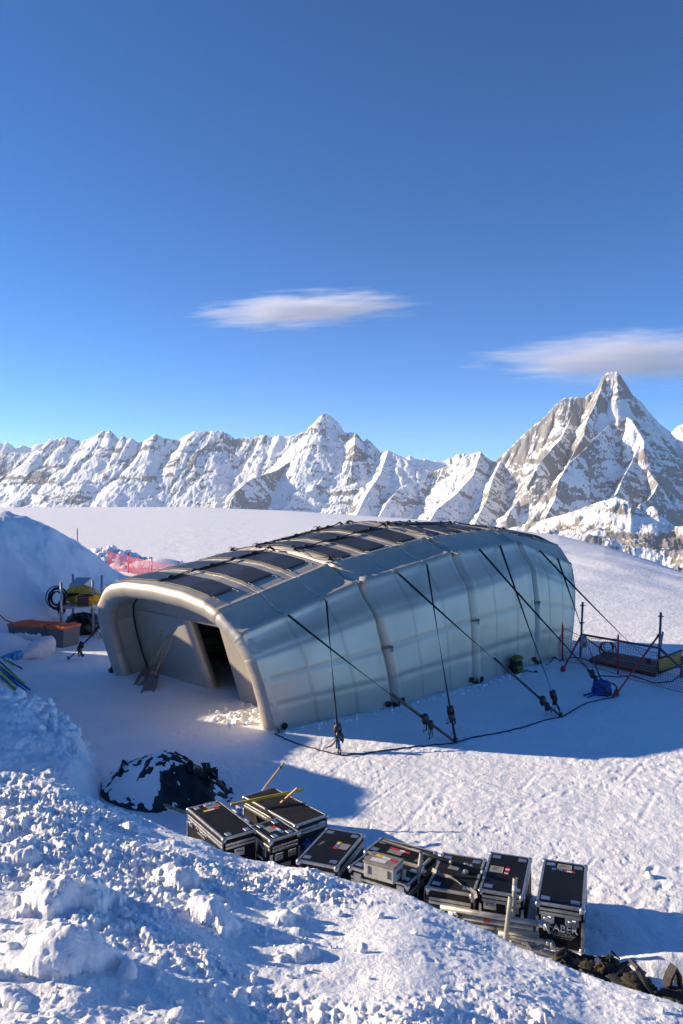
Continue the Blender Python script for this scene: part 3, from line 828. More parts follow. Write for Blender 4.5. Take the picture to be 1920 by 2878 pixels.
rad = .255
rimc = o + nr * rad * .9
V = []; NSIDE = 20
for i in range(NV):
    wob = 1 + .02 * (vnoise(np.array([i * .3]), np.array([2.0]), 5)[0] - .5)
    s_ = i / NS
    wob -= .02 * math.exp(-(((s_ * 1.5) % 1 - .5) / .07) ** 2); wob -= .05 * abs(math.sin(i * 2.3)) * sum(math.exp(-((s_ - q_) / .16) ** 2) for q_ in (4, 5, 11, 12))
    for k in range(NSIDE):
        th = 2 * math.pi * k / NSIDE
        w = rimc[i] - nr[i] * math.cos(th) * rad * wob
        V.append(front(w[0], w[1], .16 + math.sin(th) * rad * 1.05 * wob))
V = np.array(V).reshape(NV, NSIDE, 3)
link('entrance_rim', grid_mesh('entrance_rim', V, True, True), FAB, tent)

# inner skin, from the rim to the far end
ins = []
for i in range(5):
    a, th, _ = ARCH[i]; t_ = np.gradient(OUT[i], axis=0); n_ = np.stack([-t_[:, 1], t_[:, 0]], 1); n_ /= np.linalg.norm(n_, axis=1, keepdims=True)
    q = OUT[i] + n_ * .42
    if np.abs(q[NV // 2, 1]) > OUT[i][NV // 2, 1]: q = OUT[i] - n_ * .42
    q[:, 1] = np.maximum(q[:, 1], -.1)
    ins.append(q)


def inner(i, u): return ins[i] * (1 - u) + ins[i + 1] * u


def inner3(i, u):
    q = inner(i, u); a = ARCH[i][0] * (1 - u) + ARCH[i + 1][0] * u; th = R(ARCH[i][1] * (1 - u) + ARCH[i + 1][1] * u)
    return np.array([tp(a - math.sin(th) * h, b, math.cos(th) * h) for b, h in q])


REC = .95                                                   # depth of the porch
P = np.stack([inner3(0, u) for u in np.linspace(.06, .36, 10)])
link('porch_lining', grid_mesh('porch_lining', P), FAB, tent)
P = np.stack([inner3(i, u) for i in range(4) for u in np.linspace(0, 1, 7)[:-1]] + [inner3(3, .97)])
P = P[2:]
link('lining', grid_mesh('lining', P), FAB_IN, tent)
# far end wall
ew = []
for r_ in np.linspace(0, 1, 8):
    ew.append(A3[4] * (1 - r_) + np.array([(A3[4][0] + A3[4][-1]) / 2]) * r_)
link('end_wall', grid_mesh('end_wall', np.stack(ew)), FAB, tent)


def pl_front(x, y, back):
    """photo point -> (across, up) on the porch wall"""
    n = np.cross(np.append(TB, 0), front(0, 1, 0) - front(0, 0, 0)); P0 = front(0, 0, back); r_ = ray(x, y)
    q = EYE + r_ * (np.dot(P0 - EYE, n) / np.dot(r_, n)); d = q - P0
    up = front(0, 1, 0) - front(0, 0, 0)
    return float(np.dot(d[:2] - up[:2] * np.dot(d, up), TB)), float(np.dot(d, up))


jl0 = pl_front(584, 1930, REC); jl1 = pl_front(522, 1746, REC); jr0 = pl_front(670, 1964, REC); jr1 = pl_front(606, 1745, REC)
lint = .5 * (pl_front(538, 1747, REC)[1] + pl_front(600, 1758, REC)[1])


def prof_at(h, right=True):
    q = inner(0, .3); half = q[:NV // 2] if right else q[NV // 2:]
    if right: return float(np.interp(h, half[:, 1], half[:, 0]))
    return float(np.interp(-h, -half[:, 1], half[:, 0]))


def roof_at(b):
    q = inner(0, .3); m_ = slice(NV // 5, NV - NV // 5); return float(np.interp(b, q[m_, 0], q[m_, 1])) + .12


def slab(name, left, right, h0, h1, thick, round_edge, m):
    """inflated wall panel; left/right(h) give its side edges, round_edge rounds the right hand (door) edge"""
    hs = np.linspace(0, 1, 40); prof = []
    n = 10
    for k in range(14): prof.append((k / 13 * .86, 0))
    for k in range(1, n): th = math.pi * k / n; prof.append((None, th))
    for k in range(14): prof.append((.86 * (1 - k / 13), 1))
    G = []
    for q in hs:
        h = h0 + (h1 - h0) * q; row = []
        a_, b_ = left(h), right(h); sg = np.sign(b_ - a_); ext = min(abs(b_ - a_), 9)
        rr = thick / 2
        for p0, p1 in prof:
            if p0 is None:
                bb = b_ - sg * rr + sg * rr * math.sin(p1) if round_edge else b_
                bk = rr - rr * math.cos(p1)
            else:
                e_ = b_ - sg * (rr if round_edge else 0); bb = a_ + (e_ - a_) * p0 / .86; bk = thick * p1
                bk += (-.02 if p1 == 0 else .02) * math.sin(math.pi * p0 / .86)
            row.append(front(bb, h, REC + bk))
        G.append(row)
    return link(name, grid_mesh(name, np.array(G)), m, tent)


DL = lambda h: jl0[0] + (jl1[0] - jl0[0]) * (h - jl0[1]) / (jl1[1] - jl0[1])
DR = lambda h: jr0[0] + (jr1[0] - jr0[0]) * (h - jr0[1]) / (jr1[1] - jr0[1])
slab('front_wall', lambda h: prof_at(h, False) + .34, DL, -.1, lint, .42, True, FAB)
slab('front_wall', lambda h: prof_at(h, True) - .34, DR, -.1, lint, .22, True, FAB)
G = []
for q in np.linspace(0, 1, 50):
    b = .5 + (TW - 1.0) * q; top = roof_at(b) + .1; lo_ = min(lint - .03, top - .05); G.append([front(b, lo_ + .03, REC + .40), front(b, lo_, REC + .20), front(b, lo_ + .01, REC + .02), front(b, lo_ + .05, REC - .014), front(b, lo_ + (top - lo_) * .5, REC - .016), front(b, top, REC - .016)])
link('front_wall', grid_mesh('front_wall', np.array(G)), FAB, tent)
# cord down the corner where the porch wall is laced to the side
q0 = [front(prof_at(h, False) - .03, h, REC - .04) for h in np.linspace(.05, 2.3, 20)]
MB().tube([p + np.array([0, 0, 0]) for p in q0], .018, 6).build('lacing_cord', BLACK, tent)

# roof panels: (module, row) -> columns as fractions of the roof between the two shoulders
PV = None


def solar():
    m, nt, b = new_mat('solar_cells'); N = nt.nodes; L = nt.links
    uv = N.new('ShaderNodeUVMap'); uv.uv_map = 'UVMap'
    sp = N.new('ShaderNodeSeparateXYZ'); L.new(uv.outputs['UV'], sp.inputs[0])
    def lines(sock, n, w):
        mu = N.new('ShaderNodeMath'); mu.operation = 'MULTIPLY'; mu.inputs[1].default_value = n; L.new(sock, mu.inputs[0])
        fr = N.new('ShaderNodeMath'); fr.operation = 'FRACT'; L.new(mu.outputs[0], fr.inputs[0])
        lt = N.new('ShaderNodeMath'); lt.operation = 'LESS_THAN'; lt.inputs[1].default_value = w; L.new(fr.outputs[0], lt.inputs[0]); return lt
    a = lines(sp.outputs['Y'], 18, .16); c = lines(sp.outputs['X'], 9, .05)
    mx = N.new('ShaderNodeMath'); mx.operation = 'MAXIMUM'; L.new(a.outputs[0], mx.inputs[0]); L.new(c.outputs[0], mx.inputs[1])
    tc = N.new('ShaderNodeTexCoord'); nz = N.new('ShaderNodeTexNoise'); nz.inputs['Scale'].default_value = 2.2; nz.inputs['Detail'].default_value = 7; L.new(tc.outputs['Object'], nz.inputs['Vector'])
    cr = N.new('ShaderNodeValToRGB'); cr.color_ramp.elements[0].position = .45; cr.color_ramp.elements[1].position = .85
    cr.color_ramp.elements[0].color = (.016, .019, .028, 1); cr.color_ramp.elements[1].color = (.055, .055, .06, 1); L.new(nz.outputs['Fac'], cr.inputs['Fac'])
    mi = N.new('ShaderNodeMix'); mi.data_type = 'RGBA'; L.new(mx.outputs[0], mi.inputs['Factor']); L.new(cr.outputs['Color'], mi.inputs['A']); mi.inputs['B'].default_value = (.075, .085, .10, 1)
    L.new(mi.outputs['Result'], b.inputs['Base Color']); b.inputs['Roughness'].default_value = .45; b.inputs['Specular IOR Level'].default_value = .35
    return m


CELL = solar(); PVEDGE = mat('panel_border', (.02, .02, .022), .5)


def roofpt(mi, u, f, lift=.0):
    """point on the roof of a module; f = 0..1 from the right shoulder to the left one"""
    P, us = MODP[mi]; vi = (5 + 6 * f) * NS
    v0 = int(min(max(vi, 0), NV - 2)); fv = vi - v0
    ui = np.interp(u, us, np.arange(len(us))); u0 = int(min(ui, len(us) - 2)); fu = ui - u0
    q = (P[u0, v0] * (1 - fv) + P[u0, v0 + 1] * fv) * (1 - fu) + (P[u0 + 1, v0] * (1 - fv) + P[u0 + 1, v0 + 1] * fv) * fu
    dv = P[u0, v0 + 1] - P[u0, v0]; du = P[u0 + 1, v0] - P[u0, v0]; n = np.cross(du, dv); n /= np.linalg.norm(n)
    if n[2] < 0: n = -n
    return q + n * lift


def panel(mi, u0, u1, f0, f1):
    n, k = 14, 7; bm = bmesh.new(); uvl = bm.loops.layers.uv.new('UVMap'); g_ = []
    for i in range(k + 1):
        for j in range(n + 1):
            g_.append(bm.verts.new(roofpt(mi, u0 + (u1 - u0) * i / k, f0 + (f1 - f0) * j / n, .035)))
    for i in range(k):
        for j in range(n):
            f = bm.faces.new((g_[i * (n + 1) + j], g_[i * (n + 1) + j + 1], g_[(i + 1) * (n + 1) + j + 1], g_[(i + 1) * (n + 1) + j]))
            for lp, (a, b) in zip(f.loops, ((i, j), (i, j + 1), (i + 1, j + 1), (i + 1, j))): lp[uvl].uv = (b / n, a / k)
    me = bpy.data.meshes.new('solar_panel'); bm.normal_update(); bm.to_mesh(me); bm.free()
    o_ = link('solar_panel', me, CELL, tent)
    rim = [roofpt(mi, u0, f0 + (f1 - f0) * j / n, .03) for j in range(n + 1)] + [roofpt(mi, u0 + (u1 - u0) * i / k, f1, .03) for i in range(1, k + 1)] + \
          [roofpt(mi, u1, f1 + (f0 - f1) * j / n, .03) for j in range(1, n + 1)] + [roofpt(mi, u1 + (u0 - u1) * i / k, f0, .03) for i in range(1, k)]
    MB().tube(rim, .010, 5, False, closed=True).build('border', PVEDGE, o_)
    r2 = random.Random(int(u0 * 977 + f0 * 131 + mi * 7))
    for f, s_ in ((f0, -1), (f1, 1)):                        # little knotted cords at the outer panel corners
        if .25 < f < .75: continue
        for u in (u0 + .01, u1 - .01):
            pth = [roofpt(mi, u + r2.uniform(-.006, .006), f + s_ * e_, .02 + r2.uniform(0, .03)) for e_ in np.linspace(0, .075, 7)]
            MB().tube(pth, .009, 5).build('tie_cord', TIE, o_)


TIE = mat('pale_cord', (.30, .30, .28), .7)
COLS = {0: [(.16, .465), (.49, .82)], 1: [(.05, .335), (.36, .63), (.655, .94)], 2: [(.06, .34), (.365, .635), (.66, .94)], 3: [(.08, .34), (.37, .63), (.66, .92)]}
for mi in range(4):
    for row in range(3):
        for f0, f1 in COLS[mi]:
            e0 = .075 if (row == 0 and mi > 0) else .02 if row else .055
            e1 = .10 if row == 2 and mi < 3 else .095
            panel(mi, row / 3 + e0, (row + 1) / 3 - e1, f0, f1)

# dark cable looms between the panel columns, and along the seams
cb = random.Random(3)
for mi, f in ((0, .477), (1, .347), (1, .643), (2, .352), (2, .648), (3, .355), (3, .645)):
    m_ = MB()
    for s_ in range(2):
        pth = []; ph = cb.uniform(0, 6)
        for u in np.linspace(.03, .99, 40):
            pth.append(roofpt(mi, u, f + .007 * math.sin(u * 17 + ph) + cb.uniform(-.004, .004), .05 + .012 * s_ + .02 * abs(math.sin(u * 9.4 + ph))))
        m_.tube(pth, .012, 5)
    for u in (.1, .28, .42, .6, .78, .93):                    # junction plugs
        pth = [roofpt(mi, u + k * .02, f + .004 * k, .075) for k in range(4)]; m_.tube(pth, [.022, .034, .034, .02], 7)
    m_.build('panel_cable', RUBBER, tent)
for mi in (1, 2):
    m_ = MB()
    for s_ in range(1):
        pth = [roofpt(mi, .03 + .02 * s_ + .008 * math.sin(f * 23 + s_), f, .06 + .03 * abs(math.sin(f * 14 + s_))) for f in np.linspace(.02, .93, 70)]
        m_.tube(pth, .010, 5)
    for f in (.05, .36, .64, .92):
        for k in range(3):
            a_ = cb.uniform(0, 6.28); p0 = roofpt(mi, .05, f, .07); m_.tube([p0, p0 + np.array([math.cos(a_) * .06, math.sin(a_) * .06, .05]), p0 + np.array([math.cos(a_) * .17, math.sin(a_) * .17, .0])], .011, 5)
        m_.blob(roofpt(mi, .045, f, .06), (.10, .05, .045), 3, .3, 3, 1.2, 12, 8)
    m_.build('panel_cable', RUBBER, tent)

# grey straps sewn over the roof, shoulder to shoulder
STRAPS = {}
for mi in range(4):
    for q in (1, 2):
        P, us = MODP[mi]; u = q / 3; ui = int(np.argmin(np.abs(us - u)))
        v0, v1 = int(3.95 * NS), int(12.05 * NS)
        pth = P[ui, v0:v1 + 1:2].copy(); pth[:, 2] += .012
        pth[0] = P[ui, v0] + np.array([0.03, -.03, .02])
        MB().ribbon(pth, .05, .006, np.append(TA, 0)).build('roof_strap', SEAM, tent)
        STRAPS[(mi, q)] = P[ui, int(4.0 * NS)] + np.array([.05, -.05, .0]); STRAPS[(mi, q, 'left')] = P[ui, int(12.0 * NS)]
# valves, clasps and foot fittings along the wall
def wallpt(mi, u, v, out=.0):
    P, us = MODP[mi]; ui = int(np.clip(np.argmin(np.abs(us - u)), 1, len(us) - 2)); vi = int(round(v * NS))
    n = np.cross(P[ui + 1, vi] - P[ui - 1, vi], P[ui, min(vi + 1, NV - 1)] - P[ui, max(vi - 1, 0)]); n /= np.linalg.norm(n)
    if np.dot(n[:2], -TB) < 0: n = -n
    return P[ui, vi] + n * out, n


for mi, u, v in ((0, .07, .27), (0, .93, .28), (1, .07, .30), (1, .93, .28), (2, .07, .24), (2, .93, .25)):
    p, n = wallpt(mi, u, v, .012); e1 = np.cross(n, (0, 0, 1)); e1 /= np.linalg.norm(e1); e2 = np.cross(e1, n); m_ = MB()
    m_.tube([p - n * .01, p + n * .02], .062, 16); m_.tube(arc(p + n * .02, .062, 0, 2 * math.pi * 15 / 16, 16, e1, e2), .014, 6, closed=True)
    m_.build('air_valve', RUBBER, tent)
for mi, v in ((0, 2.0), (1, 2.0), (2, 2.0)):
    p, n = wallpt(mi, .985, v, .06); p2, n2 = wallpt(mi + 1, .05, v + .02, .04); m_ = MB()
    m_.ribbon([p, (p + p2) / 2 + n * .05, p2], .05, .012, (0, 0, 1)); m_.box(p2 + n2 * .02, (.07, .04, .06), None, .01); m_.ribbon([p2 + n2 * .02, p2 + n2 * .05 + np.array([0, 0, -.12])], .035, .01, TA.tolist() + [0])
    m_.build('seam_buckle', DARKSTEEL, tent)
for mi in (0, 1, 2):
    for v in (4.0, 5.0):
        p, n = wallpt(mi + 1, .02, v, .10); m_ = MB(); r2 = random.Random(mi)
        for k in range(5):
            d_ = np.array([r2.uniform(-.2, .2), r2.uniform(-.2, .2), r2.uniform(-.1, .1)]); m_.ribbon([p - d_, p + n * .04, p + d_], .035, .01)
        m_.build('seam_tie', TIE, tent)
r2 = random.Random(9)
for mi, u in ((0, .01), (0, .985), (1, .03), (1, .985), (2, .03), (2, .985), (3, .03)):
    p, n = wallpt(mi, u, .14, .05); m_ = MB()
    for k in range(3):
        e_ = p + np.array([r2.uniform(-.09, .09), r2.uniform(-.09, .09), 0]) + n * r2.uniform(.03, .14); e_[2] = zat(e_[0], e_[1]) + .015
        m_.ribbon([p + np.array([0, 0, r2.uniform(.0, .12)]), (p + e_) / 2 + n * .05, e_], .035, .01)
    for k in range(2):
        q_ = p + n * .12 + np.array([r2.uniform(-.08, .08), 0, 0]); m_.tube([q_ + np.array([0, 0, .08]), q_ + np.array([0, 0, -.15])], .012, 6)
    m_.build('foot_tie', BLACK, tent)
# ------------------------------------------------------------------ flight cases
LAM = mat('black_laminate', (.006, .007, .010), .6, 0, .35, 5, .08, 120, .1, spec=.22)
LAMG = mat('worn_grey_laminate', (.016, .016, .016), .65, 0, .35, 6, .1, 120, .1, spec=.22)
ALU = mat('aluminium_trim', (.46, .46, .45), .38, .8, .16, 18)
ALUW = mat('weathered_trim', (.40, .39, .35), .55, .55, .2, 12)
DISH = mat('zinc_dish', (.50, .52, .54), .32, .85, .15, 14)
WHITE = mat('white_print', (.62, .62, .60), .6, 0, .1, 20)
RED = mat('red_tape', (.55, .02, .03), .55, 0, .15, 20)
YEL = mat('yellow_tape', (.70, .50, .03), .55, 0, .12, 20)
BLU = mat('blue_tape', (.03, .20, .50), .5, 0, .15, 20)
PAPER = mat('yellow_paper', (.62, .50, .22), .7, 0, .1, 14)
GREYP = mat('grey_label', (.22, .22, .22), .7, 0, .2, 30)
INK = mat('print_ink', (.05, .05, .06), .7)
REDP = mat('red_print', (.5, .04, .03), .7)


def flat_text(parent, body, size, M, m=WHITE, name='lettering', bold=0.0, sx=1.0):
    cu = bpy.data.curves.new(name, 'FONT'); cu.body = body; cu.size = size; cu.extrude = .0015; cu.align_x = 'CENTER'; cu.align_y = 'CENTER'; cu.offset = bold
    ob = bpy.data.objects.new(name, cu); COL.objects.link(ob); dg = bpy.context.evaluated_depsgraph_get(); dg.update()
    me = bpy.data.meshes.new_from_object(ob.evaluated_get(dg)); bpy.data.objects.remove(ob)
    for v in me.vertices: v.co = M @ Vector((v.co.x * sx, v.co.y, v.co.z))
    me.materials.clear()
    return link(name, me, m, parent)


def patch(parent, name, M, w, h, cols, along=0):
    """flat sticker made of colour bars, lying in the xy plane of M"""
    me = bpy.data.meshes.new(name); V = []; F = []; n = len(cols)
    for i in range(n):
        a, b = -.5 + i / n, -.5 + (i + 1) / n
        q = [(a * w, -h / 2), (b * w, -h / 2), (b * w, h / 2), (a * w, h / 2)] if along == 0 else [(-w / 2, a * h), (w / 2, a * h), (w / 2, b * h), (-w / 2, b * h)]
        k = len(V); V += [M @ Vector((x, y, .0012)) for x, y in q]; F.append((k, k + 1, k + 2, k + 3))
    me.from_pydata([v[:] for v in V], [], F); o_ = bpy.data.objects.new(name, me); COL.objects.link(o_); o_.parent = parent
    for c in cols: me.materials.append(c)
    for i, f in enumerate(me.polygons): f.material_index = i
    return o_


def plate(parent, name, M, w, h, m, rim=.012, th=.010, inner=None, bars=0):
    """shallow metal dish with a raised rim, in the xy plane of M"""
    o_ = None
    mb = MB(); mb.box((0, 0, th / 2), (w, h, th), M, .004)
    o_ = mb.build(name, m, parent)
    d = MB(); ww, hh = w - 2 * rim, h - 2 * rim
    d.add([M @ Vector(p) for p in [(-ww / 2, -hh / 2, th + .001), (ww / 2, -hh / 2, th + .001), (ww / 2, hh / 2, th + .001), (-ww / 2, hh / 2, th + .001), (-ww * .38, -hh * .36, th - .003), (ww * .38, -hh * .36, th - .003), (ww * .38, hh * .36, th - .003), (-ww * .38, hh * .36, th - .003)]],
          [(0, 1, 5, 4), (1, 2, 6, 5), (2, 3, 7, 6), (3, 0, 4, 7), (4, 5, 6, 7)])
    d.build('recess', inner or DARKSTEEL, o_)
    if bars:
        b = MB(); b.tube([M @ Vector(p) for p in [(-ww * .34, hh * .22, th), (-ww * .34, hh * .22, th + .018), (ww * .34, hh * .22, th + .018), (ww * .34, hh * .22, th)]], .008, 6); b.build('grip', DISH, o_)
    return o_


def case(quad, ztop, h, label, lam=LAM, trim=ALU, dishes=True, front_handles=True, lid=.24, group='black flight cases along the bank', tilt=(0, 0), side_handles=0, latches=0):
    P = [gnd(x, y, ztop)[:2] for x, y in quad]; c = sum(P) / 4
    ex = ((P[0] - P[1]) + (P[3] - P[2])) / 2; w = float(np.linalg.norm(ex)); ex = ex / w
    ey = ((P[2] - P[1]) + (P[3] - P[0])) / 2; d = abs(float(ey @ np.array([-ex[1], ex[0]])))
    t = thing('flight_case', label, 'flight case', (c[0], c[1], ztop - h), math.atan2(ex[1], ex[0]), group)
    t.rotation_euler = (tilt[0], tilt[1], t.rotation_euler[2])
    lz = h * (1 - lid)
    MB().box((0, 0, lz / 2), (w - .012, d - .012, lz - .004)).build('body', lam, t)
    MB().box((0, 0, (h + lz) / 2), (w - .012, d - .012, h - lz - .004)).build('lid', lam, t)
    tr = MB(); s_ = .030
    def bar(c_, sz): tr.box(c_, sz, None, .004)
    for z0 in (.015, h - .015):
        for sy in (-1, 1): bar((0, sy * (d / 2 - .013), z0), (w - .062, s_, s_))
        for sx in (-1, 1): bar((sx * (w / 2 - .013), 0, z0), (s_, d - .062, s_))
    for z0, th in ((lz + .022, .034), (lz - .022, .034)):
        for sy in (-1, 1): bar((0, sy * (d / 2 - .004), z0), (w - .062, .016, th))
        for sx in (-1, 1): bar((sx * (w / 2 - .004), 0, z0), (.016, d - .062, th))
    for sx in (-1, 1):
        for sy in (-1, 1): bar((sx * (w / 2 - .0135), sy * (d / 2 - .0135), lz / 2 - .02), (s_ + .004, s_ + .004, lz - .09)); bar((sx * (w / 2 - .0135), sy * (d / 2 - .0135), (h + lz) / 2 + .01), (s_ + .004, s_ + .004, h - lz - .10))
    tr.build('edge_trim', trim, t)
    for z0 in (.028, h - .028):
        for sx in (-1, 1):
            for sy in (-1, 1):
                cb_ = MB(); p = np.array([sx * (w / 2 - .018), sy * (d / 2 - .018), z0])
                cb_.blob(p, (.036, .036, .036), 1, 0, 1, 0, 12, 8, 2.4); cb_.build('corner', DISH, t)
    T = lambda x, y: Matrix.Translation((x, y, h - .003))
    if dishes:
        for sx in (-1, 1):
            for sy in (-1, 1): plate(t, 'castor_dish', T(sx * (w / 2 - .095), sy * (d / 2 - .115)), .098, .075, DISH, .010, .008)
    FR = lambda x, z: Matrix(((1, 0, 0, x), (0, 0, -1, -d / 2 + .004), (0, 1, 0, z), (0, 0, 0, 1)))
    RT = lambda y, z: Matrix(((0, 0, 1, w / 2 - .004), (1, 0, 0, y), (0, 1, 0, z), (0, 0, 0, 1)))
    if front_handles:
        for sx in (-1, 1): plate(t, 'handle', FR(sx * (w / 2 - .125), lz - .075), .145, .088, DISH, .016, .012, None, 1)
    if side_handles:
        for sy in (-1, 1): plate(t, 'handle', RT(sy * (d / 2 - .125), lz - .11), .125, .09, DISH, .016, .012, None, 1)
    if latches:
        for sx in ((-1, 1) if latches > 1 else (0,)):
            plate(t, 'latch', FR(sx * (w / 2 - .16), lz - .01), .08, .14 if latches > 1 else .10, DISH, .012, .014)
    return t, w, d, h, T, FR, RT


def paper_label(t, M, w=.15, h=.10):
    o_ = plate(t, 'label_holder', M, w, h, GREYP, .004, .005, PAPER)
    b = MB()
    for k in range(3): b.add([M @ Vector(p) for p in [(-w * .30, h * (.22 - .17 * k), .0085), (-w * .30 + w * (.34 - .05 * k), h * (.22 - .17 * k), .0085), (-w * .30 + w * (.34 - .05 * k), h * (.27 - .17 * k), .0085), (-w * .30, h * (.27 - .17 * k), .0085)]], [(0, 1, 2, 3)])
    b.build('print', INK, o_)
    return o_


def rot(M, a): return M @ Matrix.Rotation(a, 4, 'Z')


# A: the long one at the end of the row, company name on its side
t, w, d, h, T, FR, RT = case([(627.7, 2358.5), (523.9, 2268.8), (616.5, 2250.5), (724, 2331)], .5, .5, 'long black flight case with a yellow, white and red strip beside the tarp heap', front_handles=False, side_handles=0)
plate(t, 'handle', FR(-w / 2 + .15, .33), .13, .10, DISH, .016, .012, None, 1)
flat_text(t, 'FABER', .125, FR(-.12, .35), WHITE, 'lettering', .001, 1.0); flat_text(t, 'AUDIOVISUALS', .035, FR(-.12, .275))
patch(t, 'sticker', rot(T(-.36, .02), R(90)), .24, .05, [YEL, WHITE, RED]); plate(t, 'label_holder', rot(T(-.45, .09), R(90)), .20, .11, GREYP, .004, .004, GREYP)
plate(t, 'handle', rot(T(-w / 2 + .075, .05), R(90)), .14, .09, DISH, .014, .01, None, 1)
plate(t, 'handle', RT(-.02, .27), .15, .10, DISH, .016, .012, None, 1)
# B: the wide one behind
t, w, d, h, T, FR, RT = case([(829.7, 2319), (679.6, 2236.5), (773.6, 2212.6), (922, 2291)], .5, .5, 'large plain topped flight case with a scuffed lid, broom handles leaning on it', lam=LAMG, dishes=False, front_handles=False, latches=1)
plate(t, 'latch', RT(.17, .40), .10, .07, DISH, .012, .014)
# C: small one in front
t, w, d, h, T, FR, RT = case([(754, 2358.5), (696.4, 2316.5), (789, 2302.4), (850.8, 2341.7)], .5, .55, 'short flight case with a red, white and blue strip before the large scuffed one', front_handles=False, side_handles=1)
patch(t, 'sticker', rot(T(.03, .03), R(2)), .26, .05, [RED, WHITE, BLU]); plate(t, 'label_holder', T(-.03, -.06), .18, .10, GREYP, .004, .004, GREYP)
for sx in (-1, 1): plate(t, 'latch', FR(sx * .12, .37), .085, .17, DISH, .014, .014, None, 1)
flat_text(t, 'FABER', .055, FR(.0, .22)); plate(t, 'handle', FR(-.19, .20), .1, .11, DISH, .014, .012)
flat_text(t, 'FABER', .055, RT(.05, .10)); plate(t, 'label_holder', RT(-.02, .17), .2, .06, GREYP, .004, .004, GREYP)
# D
t, w, d, h, T, FR, RT = case([(964.5, 2440.3), (852, 2420.7), (902.8, 2322.4), (1009.4, 2342)], .5, .5, 'flight case with a grey label beside a yellow and maroon strip on its lid', front_handles=False)
patch(t, 'sticker', T(.05, .06), .05, .20, [RED, BLU, YEL], 1); plate(t, 'label_holder', rot(T(.15, .05), R(-3)), .13, .15, GREYP, .004, .004, mat('grey_paper', (.36, .36, .34), .7))
flat_text(t, 'FABER', .05, rot(T(-.16, .04), R(78)), GREYP)
# E: two cases pushed together
t, w, d, h, T, FR, RT = case([(1190, 2437.5), (1027.7, 2391), (1068, 2352), (1225.5, 2392.6)], .52, .5, 'low flight case with a torn red strip, lying under the black tube', front_handles=False, lid=.3, trim=ALUW)
patch(t, 'sticker', rot(T(-.02, .02), R(-3)), .28, .045, [RED, RED, WHITE, RED]); plate(t, 'label_holder', T(-.05, -.06), .2, .09, GREYP, .004, .004, GREYP)
t, w, d, h, T, FR, RT = case([(1154, 2491), (985.6, 2434.7), (1027.7, 2394), (1189.5, 2440)], .49, .45, 'low flight case carrying the small pale crate', front_handles=False, lid=.3)
plate(t, 'latch', FR(-w / 2 + .13, h - .10), .11, .10, DISH, .012, .014); plate(t, 'latch', FR(w / 2 - .10, h - .07), .10, .07, DISH, .012, .014)
# F
t, w, d, h, T, FR, RT = case([(1331, 2512), (1191, 2494), (1251, 2393), (1366.6, 2417)], .5, .42, 'grey worn flight case with rusty trim and a crumpled strap across its lid', lam=LAMG, trim=ALUW, front_handles=False, lid=.35)
paper_label(t, rot(T(-.06, .12), R(-5)), .13, .13); patch(t, 'sticker', T(.08, .08), .05, .17, [BLU, WHITE, RED], 1)
# G
t, w, d, h, T, FR, RT = case([(1468.8, 2520), (1344.8, 2499), (1380.4, 2393.6), (1496.3, 2410.8)], .5, .5, 'black flight case with yellow paper label and red tape, behind two upright tubes', lid=.18, front_handles=True)
paper_label(t, T(-.12, .05), .16, .15); patch(t, 'sticker', T(.005, .09), .05, .09, [RED, WHITE, RED], 1); patch(t, 'sticker', T(0, -.005), .048, .07, [RED, WHITE, INK], 1)
# H
t, w, d, h, T, FR, RT = case([(1640, 2556.8), (1508.8, 2533.6), (1527.5, 2413), (1651.6, 2431.8)], .5, .5, 'tall fronted black flight case with large white lettering, last of the row', lid=.18, front_handles=True)
paper_label(t, T(0, d / 2 - .14), .17, .12); patch(t, 'sticker', T(-.08, d / 2 - .225), .13, .035, [BLU, INK, BLU]); patch(t, 'sticker', T(.06, d / 2 - .235), .12, .035, [RED, WHITE, WHITE, RED])
flat_text(t, 'FABER', .115, FR(.03, .240), WHITE, 'lettering', .001, 1.0); flat_text(t, 'AUDIOVISUALS', .036, FR(.03, .180), GREYP, 'lettering', .001, 1.1); flat_text(t, 'TV & Live Events', .030, FR(.03, .140), GREYP)
MB().box((.03, -d / 2 - .001, .162), (.24, .004, .003)).build('rule', GREYP, t)

# ------------------------------------------------------------------ small things on and around the cases
CRATE = mat('pale_grey_plastic', (.40, .40, .37), .5, 0, .12, 9)
q = [gnd(x, y, .70)[:2] for x, y in ((1124, 2434), (1028, 2407), (1070, 2394), (1127, 2424))]
c = gnd(1078, 2448, .55); t = thing('storage_crate', 'small pale grey plastic crate sitting on a low flight case', 'crate', (c[0], c[1], .49), R(-30), None)
MB().box((0, 0, .085), (.40, .26, .17), None, .012).build('body', CRATE, t)
MB().box((0, 0, .185), (.42, .28, .028), None, .008).build('lid', mat('crate_lid', (.22, .20, .17), .6, 0, .2, 10), t)
for sx in (-.13, .13): MB().box((sx, -.134, .10), (.022, .012, .09)).build('clip', DARKSTEEL, t)
MB().box((.203, 0, .10), (.012, .10, .03)).build('grip', INK, t)
M = Matrix.Translation((0, 0, .2)); patch(t, 'sticker', rot(M @ Matrix.Translation((.02, .04, 0)), R(-8)), .30, .06, [YEL, WHITE, RED]); patch(t, 'sticker', rot(M @ Matrix.Translation((-.04, -.05, 0)), R(4)), .2, .09, [WHITE])

